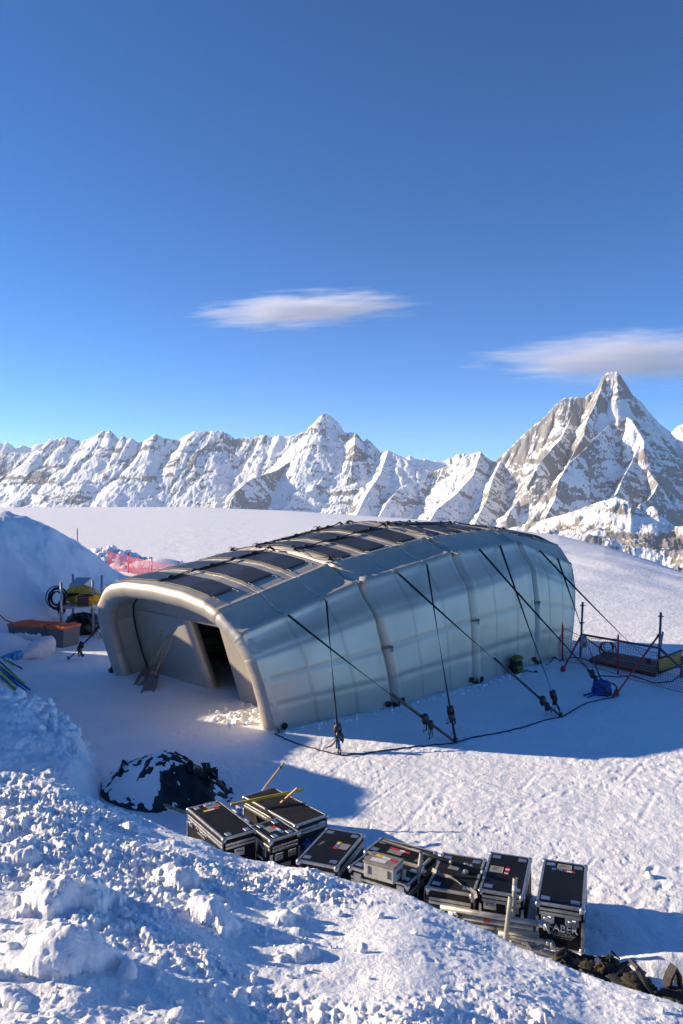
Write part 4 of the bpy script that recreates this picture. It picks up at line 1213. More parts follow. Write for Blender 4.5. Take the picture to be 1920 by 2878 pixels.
p0, p1 = gnd(1077, 2362, .57), gnd(1352, 2450, .57)
t = thing('stand_tube', 'long black tube lying across two flight cases', 'tube', p0)
MB().tube([p1 * 0, p1 - p0], .024, 12).build('tube', RUBBER, t)
MB().tube([(p1 - p0) * .70, (p1 - p0) * .74], .028, 12).build('joint', DARKSTEEL, t); MB().tube([(p1 - p0) * .995, (p1 - p0) * 1.03], .022, 12).build('end_cap', CRATE, t)
e_ = (p1 - p0) / np.linalg.norm(p1 - p0); ang = math.atan2(e_[1], e_[0])
flat_text(t, 'manfrotto', .032, Matrix.Translation(((p1 - p0) * .36).tolist()) @ Matrix.Rotation(ang, 4, 'Z') @ Matrix.Translation((0, -.012, .022)) @ Matrix.Rotation(R(30), 4, 'X'), WHITE)
t = thing('clamp', 'crumpled silver clamp lying beside the black tube on a worn case', 'clamp', gnd(1317, 2446, .505))
MB().box((0, .03, .03), (.05, .12, .05), Matrix.Rotation(.3, 4, 'Z'), .01).box((-.02, -.06, .015), (.05, .09, .02), Matrix.Rotation(-.2, 4, 'Z'), .006).box((.03, -.03, .05), (.03, .06, .06), None, .01).build('jaw', ALU, t)
m_ = MB(); pth = [gnd(x, y, .515 + .02 * (k % 2)) for k, (x, y) in enumerate([(1215, 2444), (1233, 2454), (1252, 2462), (1268, 2466), (1284, 2476), (1300, 2488), (1316, 2494), (1334, 2508), (1338, 2525)])]
tag(m_.ribbon(pth, .045, .006, (.2, .5, .8), None or 2.5).build('loose_strap', mat('grey_webbing', (.30, .28, .25), .8, 0, .2, 30), None), 'crumpled grey strap lying diagonally across the worn flight case', 'strap')

WOOD = mat('pale_wood', (.60, .37, .18), .6, 0, .22, 12); OLDWOOD = mat('weathered_wood', (.30, .23, .15), .7, 0, .25, 12); YPOLE = mat('yellow_paint', (.62, .42, .02), .45, 0, .15, 10)


def stick(name, label, cat, a, b, r, m, group=None, tip=None):
    a = np.array(a, float); b = np.array(b, float)
    o_ = MB().tube([a, a + (b - a) * .02, a + (b - a) * .5, a + (b - a) * .98, b], [r * .8, r, r, r, r * .8], 10).build(name, m); tag(o_, label, cat, group)
    if tip is not None: MB().tube([a + (b - a) * .90, a + (b - a) * .93], r * 1.12, 10).build('band', tip, o_)
    return o_


stick('broom_handle', 'tall wooden handle leaning steeply between the flight cases', 'handle', gnd(681, 2297, .12), dep(799, 2143, 11.8), .017, WOOD, 'wooden handles leaning on the cases', RUBBER)
stick('broom_handle', 'shorter bare wooden handle leaning across the large scuffed case', 'handle', gnd(731, 2309, .12), dep(837, 2214, 10.95), .017, WOOD, 'wooden handles leaning on the cases')
o_ = stick('yellow_pole', 'yellow painted pole resting across the large scuffed case', 'pole', gnd(648, 2262, .58), gnd(855, 2219, .62), .022, YPOLE)
stick('wooden_stake', 'weathered wooden stake lying in snow beside the end flight case', 'stake', on(438, 2253, .06), on(521, 2284, .16), .026, OLDWOOD)
BTARP = mat('blue_tarpaulin', (.02, .05, .22), .45, 0, .3, 8, .4, 30)
tag(MB().blob(gnd(697, 2303, .10), (.42, .20, .16), 4, .5, 2.6, R(140), 36, 20).build('tarpaulin', BTARP), 'crumpled blue tarpaulin stuffed between two flight cases', 'tarpaulin')
tag(MB().blob(gnd(866, 2388, .12), (.18, .12, .14), 8, .5, 2.6, .3, 24, 14).build('tarpaulin', BTARP), 'small piece of blue tarpaulin beside the short flight case', 'tarpaulin')

# scaffold tubes standing in the snow and stacked in front of the cases
GAL = mat('weathered_galvanised_tube', (.40, .38, .33), .5, .45, .25, 9, .1, 90)


def lying(a, b, r, label, collar=None, coupler=None, tape=None):
    a = np.array(a); b = np.array(b); o_ = thing('scaffold_tube', label, 'scaffold tube', a, 0, 'scaffold tubes stacked in front of the cases'); d = b - a
    MB().tube([d * 0, d], r, 14).build('tube', GAL, o_)
    u_ = d / np.linalg.norm(d)
    for f in (collar or []): MB().tube([d * f - u_ * .008, d * f + u_ * .008], r * 2.3, 8).build('collar', DARKSTEEL, o_)
    for f in (coupler or []):
        p = d * f; MB().tube([p - u_ * .035, p + u_ * .035], r * 1.35, 10).box(p + np.array([.03, -.03, -.01]), (.05, .05, .07), None, .012).tube([p + np.array([.02, -.05, .03]), p + np.array([.06, -.09, -.05])], .013, 6).build('coupler', STEEL, o_)
    if tape is not None: MB().tube([d * tape, d * tape + u_ * .07], r * 1.05, 14, False).build('tape', mat('faded_red_tape', (.55, .14, .07), .6), o_)


lying(gnd(1238, 2549, .40), gnd(1528, 2598, .38), .028, 'long scaffold tube on top of the stack, a coupler at its end', None, [.985])
lying(gnd(1284, 2574, .31), gnd(1498, 2608, .31), .028, 'scaffold tube wrapped with faded orange tape', [.02], None, .36)
lying(gnd(1282, 2590, .24), gnd(1516, 2626, .20), .028, 'scaffold tube with a flat collar halfway along', [.48])
lying(gnd(1330, 2606, .18), gnd(1480, 2648, .10), .026, 'scaffold tube ending in a coupler close to the snow', None, [.97])
lying(gnd(1400, 2622, .22), gnd(1546, 2650, .16), .026, 'scaffold tube pointing at the lettered case, a coupler at its tip', None, [.98])
lying(gnd(1440, 2650, .05), gnd(1587, 2692, .05), .030, 'lowest scaffold tube, nearest the olive rucksacks')
lying(gnd(1260, 2562, .33), gnd(1470, 2597, .32), .024, 'thin brownish scaffold tube wedged under the top one')
for (x0, y0, x1, y1, Yd, lab) in ((1448, 2468, 1442, 2579, 8.45, 'tall upright scaffold tube with white tape, in front of the labelled case'), (1435.6, 2519, 1421.5, 2634, 8.2, 'shorter upright scaffold tube planted before the stacked tubes'),
                                  (1185, 2397, 1167, 2530, 9.0, 'upright scaffold tube beside the small pale crate'), (1137, 2442, 1128, 2505, 8.9, 'short stub of scaffold tube poking out of snow')):
    top = dep(x0, y0, Yd); bot = dep(x1, y1, Yd - .04); bot = top + (bot - top) * ((top[2] + .05) / (top[2] - bot[2]))
    o_ = MB().tube([bot, bot + (top - bot) * .5, top], .026, 14, False).build('scaffold_tube', GAL); tag(o_, lab, 'scaffold tube', 'scaffold tubes standing in the snow')
    MB().tube([top - (top - bot) * .01, top - (top - bot) * .005], .020, 10).build('bore_shade', INK, o_)  # black plug in the open end, painting the shade of the hollow
    if x0 == 1448: MB().tube([top + (bot - top) * .10, top + (bot - top) * .17], .0268, 14, False).build('tape', WHITE, o_)

# ------------------------------------------------------------------ heap under a black tarpaulin
TARP = mat('black_tarpaulin', (.010, .010, .012), .38, 0, .4, 5, 1.0, 7, .1)
tc_ = np.array([-2.95, 12.75]); n_r, n_t = 46, 120
rr = np.linspace(0, 1, n_r); tt_ = np.linspace(0, 2 * math.pi, n_t, endpoint=False)
RR, TT = np.meshgrid(rr, tt_, indexing='ij')
ax_, ay_ = 1.18, .80
xx = RR * np.cos(TT) * ax_; yy = RR * np.sin(TT) * ay_
ca, sa = math.cos(R(-14)), math.sin(R(-14)); XX = tc_[0] + xx * ca - yy * sa; YY = tc_[1] + xx * sa + yy * ca
dome = .62 * (1 - np.clip(np.hypot((xx + .12) / ax_, yy / ay_), 0, 1) ** 1.8) + .10 * (fbm(xx * 1.6 + 4, yy * 1.6, 3, 301) - .5)
cx_, sy_ = np.cos(TT), np.sin(TT)
wq = 1.1 * (fbm(xx * 1.5 + 2, yy * 1.5, 3, 306) - .5); fold = .55 * ridged(cx_ * 1.5 + RR * 1.2 + 9 + wq, sy_ * 1.5 + RR * .8 + wq, 3, 302, .5) + .45 * ridged(xx * 1.3 + yy * 1.1 + wq + 3, yy * 2.2 - xx * .5 + wq, 3, 305)
f2 = ridged(xx * 3.4 - yy * 1.6 + 2.4 * wq, yy * 4.6 + xx * 1.4 + wq, 3, 307); tz = dome + .20 * (.45 * fold + .55 * f2 - .42) * np.clip(.35 + RR * 2.0, 0, 1) + .05 * (ridged(xx * 5 + wq, yy * 6 + 2 * wq, 3, 303) - .5)
sz = dome + .024 + .13 * (fbm(xx * 2.1, yy * 2.6, 4, 304) - .5) + .075 * (fbm(xx * 7, yy * 8, 4, 309, .65) - .5) + .02 * np.cos(TT - 2.9) * RR - .045 * sstep(-.2, .6, xx)
GZ0 = np.array([[zat(XX[i, j], YY[i, j]) for j in range(n_t)] for i in range(0, n_r)])
tz = np.maximum(tz, -.02) + GZ0; tz[-1] = GZ0[-1] - .06; sz = sz + GZ0; sz[-1] = GZ0[-1] - .1; sz[-2] -= .04
t = thing('tarp_heap', 'heap covered by a wrinkled black tarpaulin half buried in snow', 'covered heap', (tc_[0], tc_[1], 0))
def local(P, o_): return P - np.array(o_.location)
link('tarpaulin', grid_mesh('tarpaulin', local(np.stack([XX, YY, tz], 2), t), True, True), TARP, t)
link('snow_cover', grid_mesh('snow_cover', local(np.stack([XX, YY, sz], 2), t), True, True), SNOW, t)
hr = random.Random(21)
for k in range(11):
    a = -1.1 + .33 * k + hr.uniform(-.1, .1); x0 = .25 + .5 * math.cos(a) * .9 if k < 7 else -1.0 + .1 * (k - 7); y0 = .15 + .22 * math.sin(a) if k < 7 else .35 - .22 * (k - 7)
    wx_, wy_ = x0 * ca - y0 * sa, x0 * sa + y0 * ca; zz = .62 * (1 - min(1, math.hypot((x0 + .12) / ax_, y0 / ay_)) ** 1.8)
    MB().ribbon([(wx_ + hr.uniform(-.1, .1), wy_ - .1, zz), (wx_, wy_, zz + hr.uniform(.06, .13)), (wx_ + hr.uniform(-.05, .12), wy_ + .02, zz + .10), (wx_ + hr.uniform(.05, .2), wy_ - .05, zz - .02)], hr.uniform(.05, .10), .006, (hr.uniform(-1, 1), .5, .5), 1.5).build('loose_flap', TARP, t)


# ------------------------------------------------------------------ rucksacks
def rucksack(name, label, cat, loc, size, rz, cols, seed, group=None, lying=False):
    t = thing(name, label, cat, loc, rz, group); w_, d_, h_ = size; rr_ = random.Random(seed)
    Mx = Matrix.Rotation(R(-80), 4, 'X') @ Matrix.Translation((0, 0, -h_ * .1)) if lying else Matrix.Identity(4)
    def B(c, r_, s_, m, nm, amp=.16):
        MB().blob((0, 0, 0), r_, s_, amp * 1.7, 4.2, 0, 40, 28, 3.6, Mx @ Matrix.Translation(c)).build(nm, m, t)
    up = d_ * .5 if lying else 0
    if lying: Mx = Matrix.Translation((0, 0, up)) @ Matrix.Rotation(R(-82), 4, 'X') @ Matrix.Translation((0, 0, -h_ / 2))
    B((0, 0, h_ * .45), (w_ * .5, d_ * .5, h_ * .47), seed, cols[0], 'body')
    B((0, -d_ * .42, h_ * .30), (w_ * .36, d_ * .28, h_ * .22), seed + 1, cols[1], 'pocket')
    B((0, -.02, h_ * .90), (w_ * .46, d_ * .50, h_ * .14), seed + 2, cols[1], 'top_flap')
    for sx in (-1, 1): B((sx * w_ * .46, -.02, h_ * .33), (w_ * .12, d_ * .26, h_ * .20), seed + 3, cols[0], 'side_pocket')
    for sx in (-1, 1):
        pth = [Mx @ Vector((sx * w_ * .18, d_ * .42, h_ * .86)), Mx @ Vector((sx * w_ * .22, d_ * .86, h_ * .72)), Mx @ Vector((sx * w_ * .27, d_ * .80, h_ * .40)), Mx @ Vector((sx * w_ * .34, d_ * .42, h_ * .12))]
        MB().ribbon(pth, .05, .014, (1, 0, 0)).build('shoulder_strap', BLACK, t)
    for k in range(2):
        z_ = h_ * (.32 + .3 * k); pth = [Mx @ Vector((math.sin(a) * w_ * .53, -math.cos(a) * d_ * (.74 if k == 0 else .56), z_)) for a in np.linspace(-1.5, 1.5, 11)]
        MB().ribbon(pth, .022, .006, tuple(Mx.to_3x3() @ Vector((0, 0, 1)))).build('compression_strap', BLACK, t)
    for k in range(7 if lying else 2):
        a0 = Vector((rr_.uniform(-.5, .5) * w_, -d_ * rr_.uniform(.35, .62), h_ * rr_.uniform(.05, .95))); a1 = a0 + Vector((rr_.uniform(-.16, .16), -.05, rr_.uniform(-.16, .16))); a2 = a1 + Vector((rr_.uniform(-.12, .12), .03, rr_.uniform(-.12, .12)))
        MB().ribbon([Mx @ a0, Mx @ a1, Mx @ a2], .035, .008, (.3, .4, 1), 1.2).build('loose_strap', BLACK, t)
    MB().tube([Mx @ Vector(p) for p in ((-.04, d_ * .3, h_ * .99), (-.03, d_ * .3, h_ * 1.07), (.03, d_ * .3, h_ * 1.07), (.04, d_ * .3, h_ * .99))], .010, 6).build('grab_loop', BLACK, t)
    return t


OLIVE = mat('olive_cloth', (.055, .047, .022), .75, 0, .4, 9, .8, 30, .08, (.012, .012, .008)); BLK = mat('black_cloth', (.015, .015, .017), .7, 0, .4, 12, .4, 40)
YGR = mat('yellow_green_cloth', (.24, .24, .02), .7, 0, .35, 14, .3, 40, .08, (.05, .06, .015)); BCL = mat('blue_cloth', (.015, .055, .28), .6, 0, .3, 10, .4, 30)
for (x, y, dz, sz_, rz, sd, lab) in ((1632, 2735, .05, (.34, .22, .52), R(52), 31, 'olive rucksack lying at the foot of the lettered case'), (1757, 2768, .05, (.36, .24, .54), R(40), 35, 'olive and black rucksack with white marks, lying between two others')):
    p = gnd(x, y, .12); rucksack('rucksack', lab, 'rucksack', (p[0], p[1], max(0, zat(p[0], p[1])) - .02), sz_, rz, (BLK, OLIVE), sd, 'rucksacks dropped along the bank', True)
p = gnd(1899, 2802, .25); t = rucksack('rucksack', 'olive rucksack standing in snow with black straps sticking up', 'rucksack', (p[0], p[1], zat(p[0], p[1]) - .06), (.36, .26, .34), R(20), (OLIVE, OLIVE), 39, 'rucksacks dropped along the bank')
MB().ribbon([(-.15, .15, .30), (-.28, .12, .46), (-.36, .10, .62), (-.42, .10, .66)], .12, .03, (.2, 1, 0)).build('hip_belt', BLK, t)
MB().ribbon([(.0, .12, .34), (.02, .10, .46), (.07, .10, .53), (.12, .10, .44), (.13, .10, .34)], .09, .03, (0, 1, 0)).build('hip_belt', BLK, t)
MB().ribbon([(-.42, .1, .2), (-.3, .1, .25), (-.1, .0, .3)], .10, .04, (.2, 1, 0)).build('hip_belt', BLK, t)
p = on(1461, 1893); t = rucksack('rucksack', 'black rucksack with yellow green pockets leaning on the tent wall', 'rucksack', (p[0] - .08, p[1] + .06, p[2] - .02), (.36, .24, .50), R(38), (BLK, YGR), 43)
MB().ribbon([(.16, -.1, .06), (.30, -.16, .08), (.42, -.22, .02), (.52, -.26, .03)], .03, .008, (0, 0, 1)).build('loose_strap', BLACK, t); MB().blob((.55, -.27, .03), (.06, .04, .03), 2, .2, 2, 0, 12, 8).build('buckle', RUBBER, t)
p = on(1700, 1958); t = rucksack('rucksack', 'blue rucksack lying at the tent anchor beside the red strap', 'rucksack', (p[0] - .02, p[1] + .18, p[2] - .02), (.42, .22, .38), R(-15), (BCL, BCL), 47)
MB().ribbon([(-.15, -.1, .10), (-.30, -.2, .08), (-.45, -.24, .03)], .05, .01, (0, .3, 1)).build('loose_strap', BCL, t); MB().ribbon([(-.12, -.12, .06), (-.24, -.28, .06), (-.36, -.40, .02)], .05, .01, (0, .3, 1)).build('loose_strap', BCL, t)
MB().tube(arc((.22, -.05, .18), .15, -1.5, 2.2, 12, (1, 0, 0), (0, .3, 1)), .018, 6).build('shoulder_strap', BLACK, t)
# ------------------------------------------------------------------ guy straps of the tent
SLEEVE = mat('grey_strap_sleeve', (.085, .085, .08), .7, 0, .25, 20)
BTAG = mat('blue_strap_tag', (.02, .16, .50), .5, 0, .1, 20)


def strap(top, anchor, label, ratchet_at, sleeve=None, tagged=False, seed=0, loops=3, group='guy straps down the side of the tent', w=.058):
    top = np.array(top, float); anchor = np.array(anchor, float); r_ = random.Random(seed); d = anchor - top; L = np.linalg.norm(d)
    t = thing('guy_strap', label, 'guy strap', anchor, 0, group)
    pth = [top + d * f + np.array([0, 0, -.04 * math.sin(math.pi * f)]) - anchor for f in np.linspace(0, 1, 26)]
    MB().ribbon(pth, w, .008, (.75, -.3, .5), r_.choice([2.2, -2.0, 1.5])).build('webbing', BLACK, t)
    if sleeve: MB().tube([top + d * f - anchor for f in np.linspace(sleeve, .985, 8)], .026, 8).build('sleeve', SLEEVE, t)
    c = top + d * ratchet_at - anchor; u = d / L
    side = np.cross(u, (0, 0, 1)); side /= np.linalg.norm(side) + 1e-6; up = np.cross(side, u)
    rb = MB()
    rb.blob(c, (.075, .06, .11), seed, .35, 3, .5, 16, 10).blob(c + u * .16 - up * .03, (.05, .05, .10), seed + 4, .3, 3, .2, 14, 9)
    rb.tube([c - u * .14 + side * .05, c + u * .02 + side * .07, c + u * .16 + side * .05], .014, 6).tube([c - u * .14 - side * .05, c + u * .02 - side * .07, c + u * .16 - side * .05], .014, 6)
    rb.build('ratchet', RUBBER, t)
    for k in range(loops):                                   # loose ends hanging in loops
        o_ = c + u * (.08 * k) + side * r_.uniform(-.05, .05); q = side * r_.uniform(-.28, .28) + np.array([0, -.06, 0])
        dn = min(.34, max(.1, o_[2] - (zat(*(anchor + o_)[:2]) - anchor[2]) - .03)); e_ = r_.uniform(.6, 1)
        MB().ribbon([o_, o_ + q * .5 + np.array([0, 0, -.4 * dn * e_]), o_ + q + np.array([0, 0, -dn * e_]), o_ + q * .6 + np.array([.05, 0, -.8 * dn * e_]), o_ + q * .2 + np.array([.03, 0, -.35 * dn * e_])], .042, .008, (.3, 1, .2), r_.uniform(-1, 1)).build('loose_end', BLACK, t)
    if tagged: MB().ribbon([top + d * f - anchor for f in (.905, .925, .945, .96)], .055, .016, (1, 0, 0)).build('tag', BTAG, t)
    h_ = MB().tube([np.array([0, 0, .10]), np.array([.02, -.02, -.12])], .018, 6).tube(arc((0, 0, .05), .045, 0, 6.0, 10, (1, 0, 0), (0, .4, .9)), .009, 5)
    h_.build('anchor_hook', DARKSTEEL, t)
    return t


def an(x, y): return on(x, y, .02)


A1, A2, A3_, A4, A5 = an(955, 2120), an(1281, 2086), an(1577, 2014), an(1724, 1960), an(1836, 1872)
strap(STRAPS[(0, 1)], A2, 'long slanting strap of the front section, crossing the strap with the blue tag', .83, .64, False, 1)
strap(STRAPS[(0, 2)], A1, 'nearly upright strap ending in a ratchet with a blue tag', .86, None, True, 2, 4)
strap(STRAPS[(1, 1)], A3_, 'long slanting strap of the second section, crossing above the wall beside the black rucksack', .90, .62, False, 3)
strap(STRAPS[(1, 2)], A2, 'steep strap of the second section running down beside a small black ratchet', .86, None, False, 4, 2)
strap(STRAPS[(2, 1)], A4, 'slanting strap of the third section that ends at the blue rucksack', .86, .78, False, 5, 2)
strap(STRAPS[(2, 2)], A3_, 'steep strap of the third section meeting the anchor with looped black webbing', .90, None, False, 6)
strap(STRAPS[(3, 1)], A5, 'thin strap from the last section reaching over the red net to the brown platform', .97, None, False, 7, 0)
strap(STRAPS[(3, 2)], A4 + np.array([-.12, .12, 0]), 'steep strap at the far end of the tent dropping to the blue rucksack', .93, None, False, 8, 1)
lt = dep(281, 1757, 22.6); strap(lt, an(192, 1853), 'black strap on the entrance side, hanging knot of webbing near the storage box', .58, None, False, 9, 4, None)
strap(tp(.1, TW - .1, .45), an(308, 1888), 'short strap pegged at the left foot of the entrance', .6, None, False, 12, 0, None, .045)
ROPE = mat('black_rope', (.012, .012, .013), .8, 0, .3, 40)


def rope(name, label, cat, px, r, m, dz=.012, step=14):
    P = [on(x, y, dz) for x, y in px]; out = []
    for i in range(len(P) - 1):
        for k in range(step):
            q = P[i] + (P[i + 1] - P[i]) * k / step; q[2] = zat(q[0], q[1]) + dz; out.append(q)
    return tag(MB().tube(out, r, 6).build(name, m), label, cat)


rope('ground_rope', 'thin black rope on the snow from the tent corner to the near anchors', 'rope', [(772, 2062), (800, 2076), (842, 2092), (900, 2110), (955, 2122), (1010, 2119), (1100, 2106), (1180, 2096), (1240, 2092), (1281, 2087)], .013, ROPE)
rope('ground_rope', 'thin black rope on the snow between the two anchors with webbing loops', 'rope', [(1286, 2085), (1330, 2072), (1400, 2060), (1470, 2044), (1530, 2024), (1577, 2014)], .013, ROPE)
rope('ground_rope', 'thin black rope curving over snow to the blue rucksack', 'rope', [(1582, 2013), (1602, 2002), (1622, 1990), (1648, 1976), (1690, 1966), (1724, 1960)], .013, ROPE)
rope('power_cable', 'black cable snaking out at the far corner of the tent wall', 'cable', [(1535, 1868), (1550, 1858), (1558, 1846), (1572, 1856), (1588, 1852), (1612, 1847), (1645, 1852), (1680, 1870)], .018, RUBBER)
rope('power_cable', 'black cable looping over snow below the brown platform', 'cable', [(1664, 1903), (1690, 1899), (1735, 1903), (1775, 1898), (1800, 1906), (1840, 1920), (1890, 1915), (1935, 1880)], .015, RUBBER)

# ------------------------------------------------------------------ shovels in the porch
SCOOP = mat('scratched_aluminium', (.40, .41, .42), .35, .85, .2, 16); ORANGE_SH = mat('orange_shaft', (.48, .10, .03), .5, 0, .2, 14)


def shovel(top_px, hb, neck_px, tip, wide, label, lower=ORANGE_SH, frac=.62):
    """handle from the wall of the porch down to the neck; blade lies from the neck to its tip"""
    b, h = pl_front(top_px[0], top_px[1], REC - .03); top = front(b, h, REC - .03)
    neck = on(neck_px[0], neck_px[1], .10); tipp = on(tip[0], tip[1], .015)
    t = thing('snow_shovel', label, 'shovel', neck * np.array([1, 1, 0]), 0, 'snow shovels leaning in the porch'); o_ = np.array(t.location)
    top, neck, tipp = top - o_, neck - o_, tipp - o_; d = neck - top
    MB().tube([top, top + d * frac], .017, 9).tube([top - d * .012, top + d * .006], .024, 9).build('handle', WOOD, t); MB().tube([top + d * frac, neck], [.018, .024], 9).build('shaft', lower, t)
    f = tipp - neck; L = np.linalg.norm(f); f /= L; s_ = np.cross(f, (0, 0, 1)); s_ /= np.linalg.norm(s_); n_ = np.cross(s_, f); G = []
    L = max(L, .36)
    for i in range(9):
        a = i / 8; row = []
        for j in range(13):
            q = (j / 12 - .5) * 2; ww = wide * (.62 + .38 * min(1, a * 2.2)); lift = .075 * abs(q) ** 3.2 * (1 - .6 * a) + .06 * (1 - a) ** 3 + .015 * math.sin(a * 3)
            row.append(neck - f * .02 + f * L * a * (1 - .06 * q * q) + s_ * q * ww / 2 + n_ * lift - np.array([0, 0, .05 * a]))
        G.append(row)
    G = np.array(G); bl = link('blade', grid_mesh('blade', G), SCOOP, t); so = bl.modifiers.new('thickness', 'SOLIDIFY'); so.thickness = .006
    MB().tube([neck - d / np.linalg.norm(d) * .10, neck + f * .10 + n_ * .03, neck + f * .22 + n_ * .012], [.024, .022, .012], 8).build('socket', SCOOP, t)
    return t


shovel((452.6, 1770.5), 0, (417, 1886), (390, 1926), .33, 'shovel with an all wooden handle standing apart from the other three', WOOD)
shovel((484.5, 1792), 0, (439, 1904), (425, 1936), .22, 'shovel with the shortest looking handle, blade tucked behind the front one')
shovel((468, 1789.6), 0, (410, 1910), (394, 1927), .22, 'shovel whose long orange shaft crosses before the others', ORANGE_SH, .66)
shovel((471, 1787), 0, (434, 1908), (412, 1948), .34, 'shovel with the broad silver blade lying closest to the camera', WOOD)

# ------------------------------------------------------------------ inside, behind the door
c = tp(2.6, 6.25, 0); t = thing('folding_chair', 'green seated folding chair in the dark inside the tent door', 'chair', c, R(40)); GRN = mat('green_plastic', (.10, .22, .03), .5)
MB().box((0, 0, .44), (.42, .40, .035), None, .01).build('seat', GRN, t); MB().box((0, .2, .72), (.40, .03, .22), None, .01).build('backrest', GRN, t)
for sx in (-.19, .19):
    for sy in (-.18, .19): MB().tube([(sx, sy, -.02), (sx * .95, sy * .9, .43 if sy < 0 else .84)], .012, 8).build('leg', STEEL, t)
c = tp(2.3, 4.9, 0); t = thing('equipment_bench', 'long black bench crossing the dark doorway of the tent', 'bench', c, math.atan2(TB[1], TB[0]))
MB().box((.4, 0, .42), (2.2, .45, .05), None, .01).build('top', BLK, t)
for x_ in (-.6, 1.4):
    for y_ in (-.18, .18): MB().box((x_, y_, .19), (.05, .05, .42)).build('leg', DARKSTEEL, t)

# ------------------------------------------------------------------ storage corner at the left
GPL = mat('grey_plastic', (.13, .135, .14), .5, 0, .15, 8); OPL = mat('orange_plastic', (.72, .13, .02), .5, 0, .2, 9, .2, 30)
fl, fr, br_ = gnd(22, 1752, .72), gnd(180, 1762.6, .72), gnd(191, 1744, .72)
ex = (fr - fl)[:2]; bw = np.linalg.norm(ex); ex /= bw; c = (fl + fr)[:2] / 2 + np.array([-ex[1], ex[0]]) * .42
t = thing('storage_box', 'long grey storage box with an orange lid, partly snowed in', 'box', (c[0], c[1], zat(c[0], c[1]) - .02), math.atan2(ex[1], ex[0]))
bd = .84; b0 = t.location[2]; bh = .72 - b0
V = []; s1 = .94
for z_, k in ((0, s1), (bh - .09, 1.0)):
    for sx, sy in ((-1, -1), (1, -1), (1, 1), (-1, 1)): V.append((sx * bw / 2 * k, sy * bd / 2 * k, z_))
MB().add(V, [(0, 1, 5, 4), (1, 2, 6, 5), (2, 3, 7, 6), (3, 0, 4, 7), (3, 2, 1, 0), (4, 5, 6, 7)]).build('body', GPL, t)
for k in range(-3, 4): MB().box((k * bw / 7.4, -bd / 2 * .985, (bh - .09) / 2), (.05, .05, bh - .13), None, .008).build('rib', GPL, t)
lid = MB().box((0, 0, bh - .045), (bw + .05, bd + .05, .085), None, .02).build('lid', OPL, t)
rb = MB()
for k in range(24): rb.box((-bw / 2 + .10 + k * (bw - .2) / 23, 0, bh + .003), (.028, bd - .14, .016), None, .004)
rb.build('lid_ribs', OPL, lid)
for x_ in (-bw * .36, bw * .4): MB().box((x_, .0, bh + .012), (.12, bd + .06, .03), None, .01).build('lid_band', OPL, lid)
patch(t, 'sticker', Matrix.Translation((bw * .30, .1, bh + .012)), .14, .12, [WHITE])
MB().ribbon([(bw * .17, 0, bh + .02), (bw * .17, -bd / 2 - .035, bh + .01), (bw * .22, -bd / 2 - .03, bh * .55), (bw * .30, -bd / 2 - .06, .06), (bw * .36, -bd / 2 - .22, .03), (bw * .31, -bd / 2 - .30, .03)], .045, .008, (1, 0, 0)).build('strap', BLACK, t)
sn = []
for i in range(5):
    sn.append([(-bw * .36 + bw * .5 * j / 40, -bd / 2 - .02 - .10 * math.sin(math.pi * i / 4), .30 + .16 * i / 4 * (.7 + .5 * float(vnoise(np.array([j * .45]), np.array([1.]), 5)[0])) - (.10 if i == 0 else 0)) for j in range(41)])
MB().tube([(-bw / 2 - .02, -.1, bh - .05), (-bw / 2 - .35, -.15, bh + .05), (-bw / 2 - .8, -.3, bh + .5), (-bw / 2 - 1.2, -.4, bh + .75)], .02, 6).build('red_hose', mat('red_rubber', (.35, .03, .02), .5), t)
link('snow_cover', grid_mesh('snow_cover', np.array(sn)), SNOW, t)

# plastic sack
SACK = mat('white_plastic_sack', (.62, .64, .66), .45, 0, .06, 7, .4, 12)
p0, p1 = on(58, 1800, .30), on(133, 1815, .28); c = (p0 + p1) / 2
t = thing('plastic_sack', 'white plastic sack with blue print lying before the storage box', 'sack', (c[0], c[1], zat(c[0], c[1])), math.atan2(p1[1] - p0[1], p1[0] - p0[0]))
L = np.linalg.norm((p1 - p0)[:2]); G = []
for i in range(26):
    a = i / 25; r_ = .07 + .27 * sstep(.05, .75, a) - .32 * sstep(.93, 1.0, a) ** 2; row = []
    for j in range(28):
        th = 2 * math.pi * j / 28; wob = 1 + .16 * (vnoise(np.array([th * 1.9 + a * 2]), np.array([a * 5.]), 8)[0] - .5) * 2
        row.append((-L * .62 + 1.2 * L * a, r_ * wob * math.cos(th), .30 + r_ * wob * math.sin(th) * 1.02 - .12 * (1 - a)))
    G.append(row)
link('sack', grid_mesh('sack', np.array(G), True, True), SACK, t)
PBL = mat('blue_print', (.05, .10, .22), .6); CY_ = mat('light_blue_plastic', (.05, .32, .62), .45, 0, .2, 9)
pm = MB(); rr_ = random.Random(4)
for k in range(7):
    a0 = .52 + .04 * k; G = []
    for a in (a0, a0 + .026):
        r_ = .07 + .27 * float(sstep(.05, .75, np.array(a))) + .018; lo_ = -2.2 if k > 3 else -2.0 + rr_.uniform(-.2, .2); hi_ = -1.05 if k > 3 else -1.2 + rr_.uniform(-.2, .2)
        G.append([(-L * .62 + 1.2 * L * a, r_ * 1.07 * math.cos(th) , .30 + r_ * 1.07 * math.sin(th) - .12 * (1 - a)) for th in np.linspace(lo_ + .8, hi_ + .8, 9)])
    if k in (0, 1, 2, 4, 6): pm.add([q for row in G for q in row], [(j, j + 1, 9 + j + 1, 9 + j) for j in range(8)])
pm.build('print', PBL, t)
MB().blob((-L * .62, 0, .26), (.20, .13, .12), 6, .4, 3).build('tied_neck', CY_, t)
for k in range(3): MB().ribbon([(-L * .62, 0, .3), (-L * .8, .1 * (k - 1), .33), (-L * .95, .22 * (k - 1), .25)], .09, .01, (0, 0, 1), .8).build('loose_end', CY_, t)

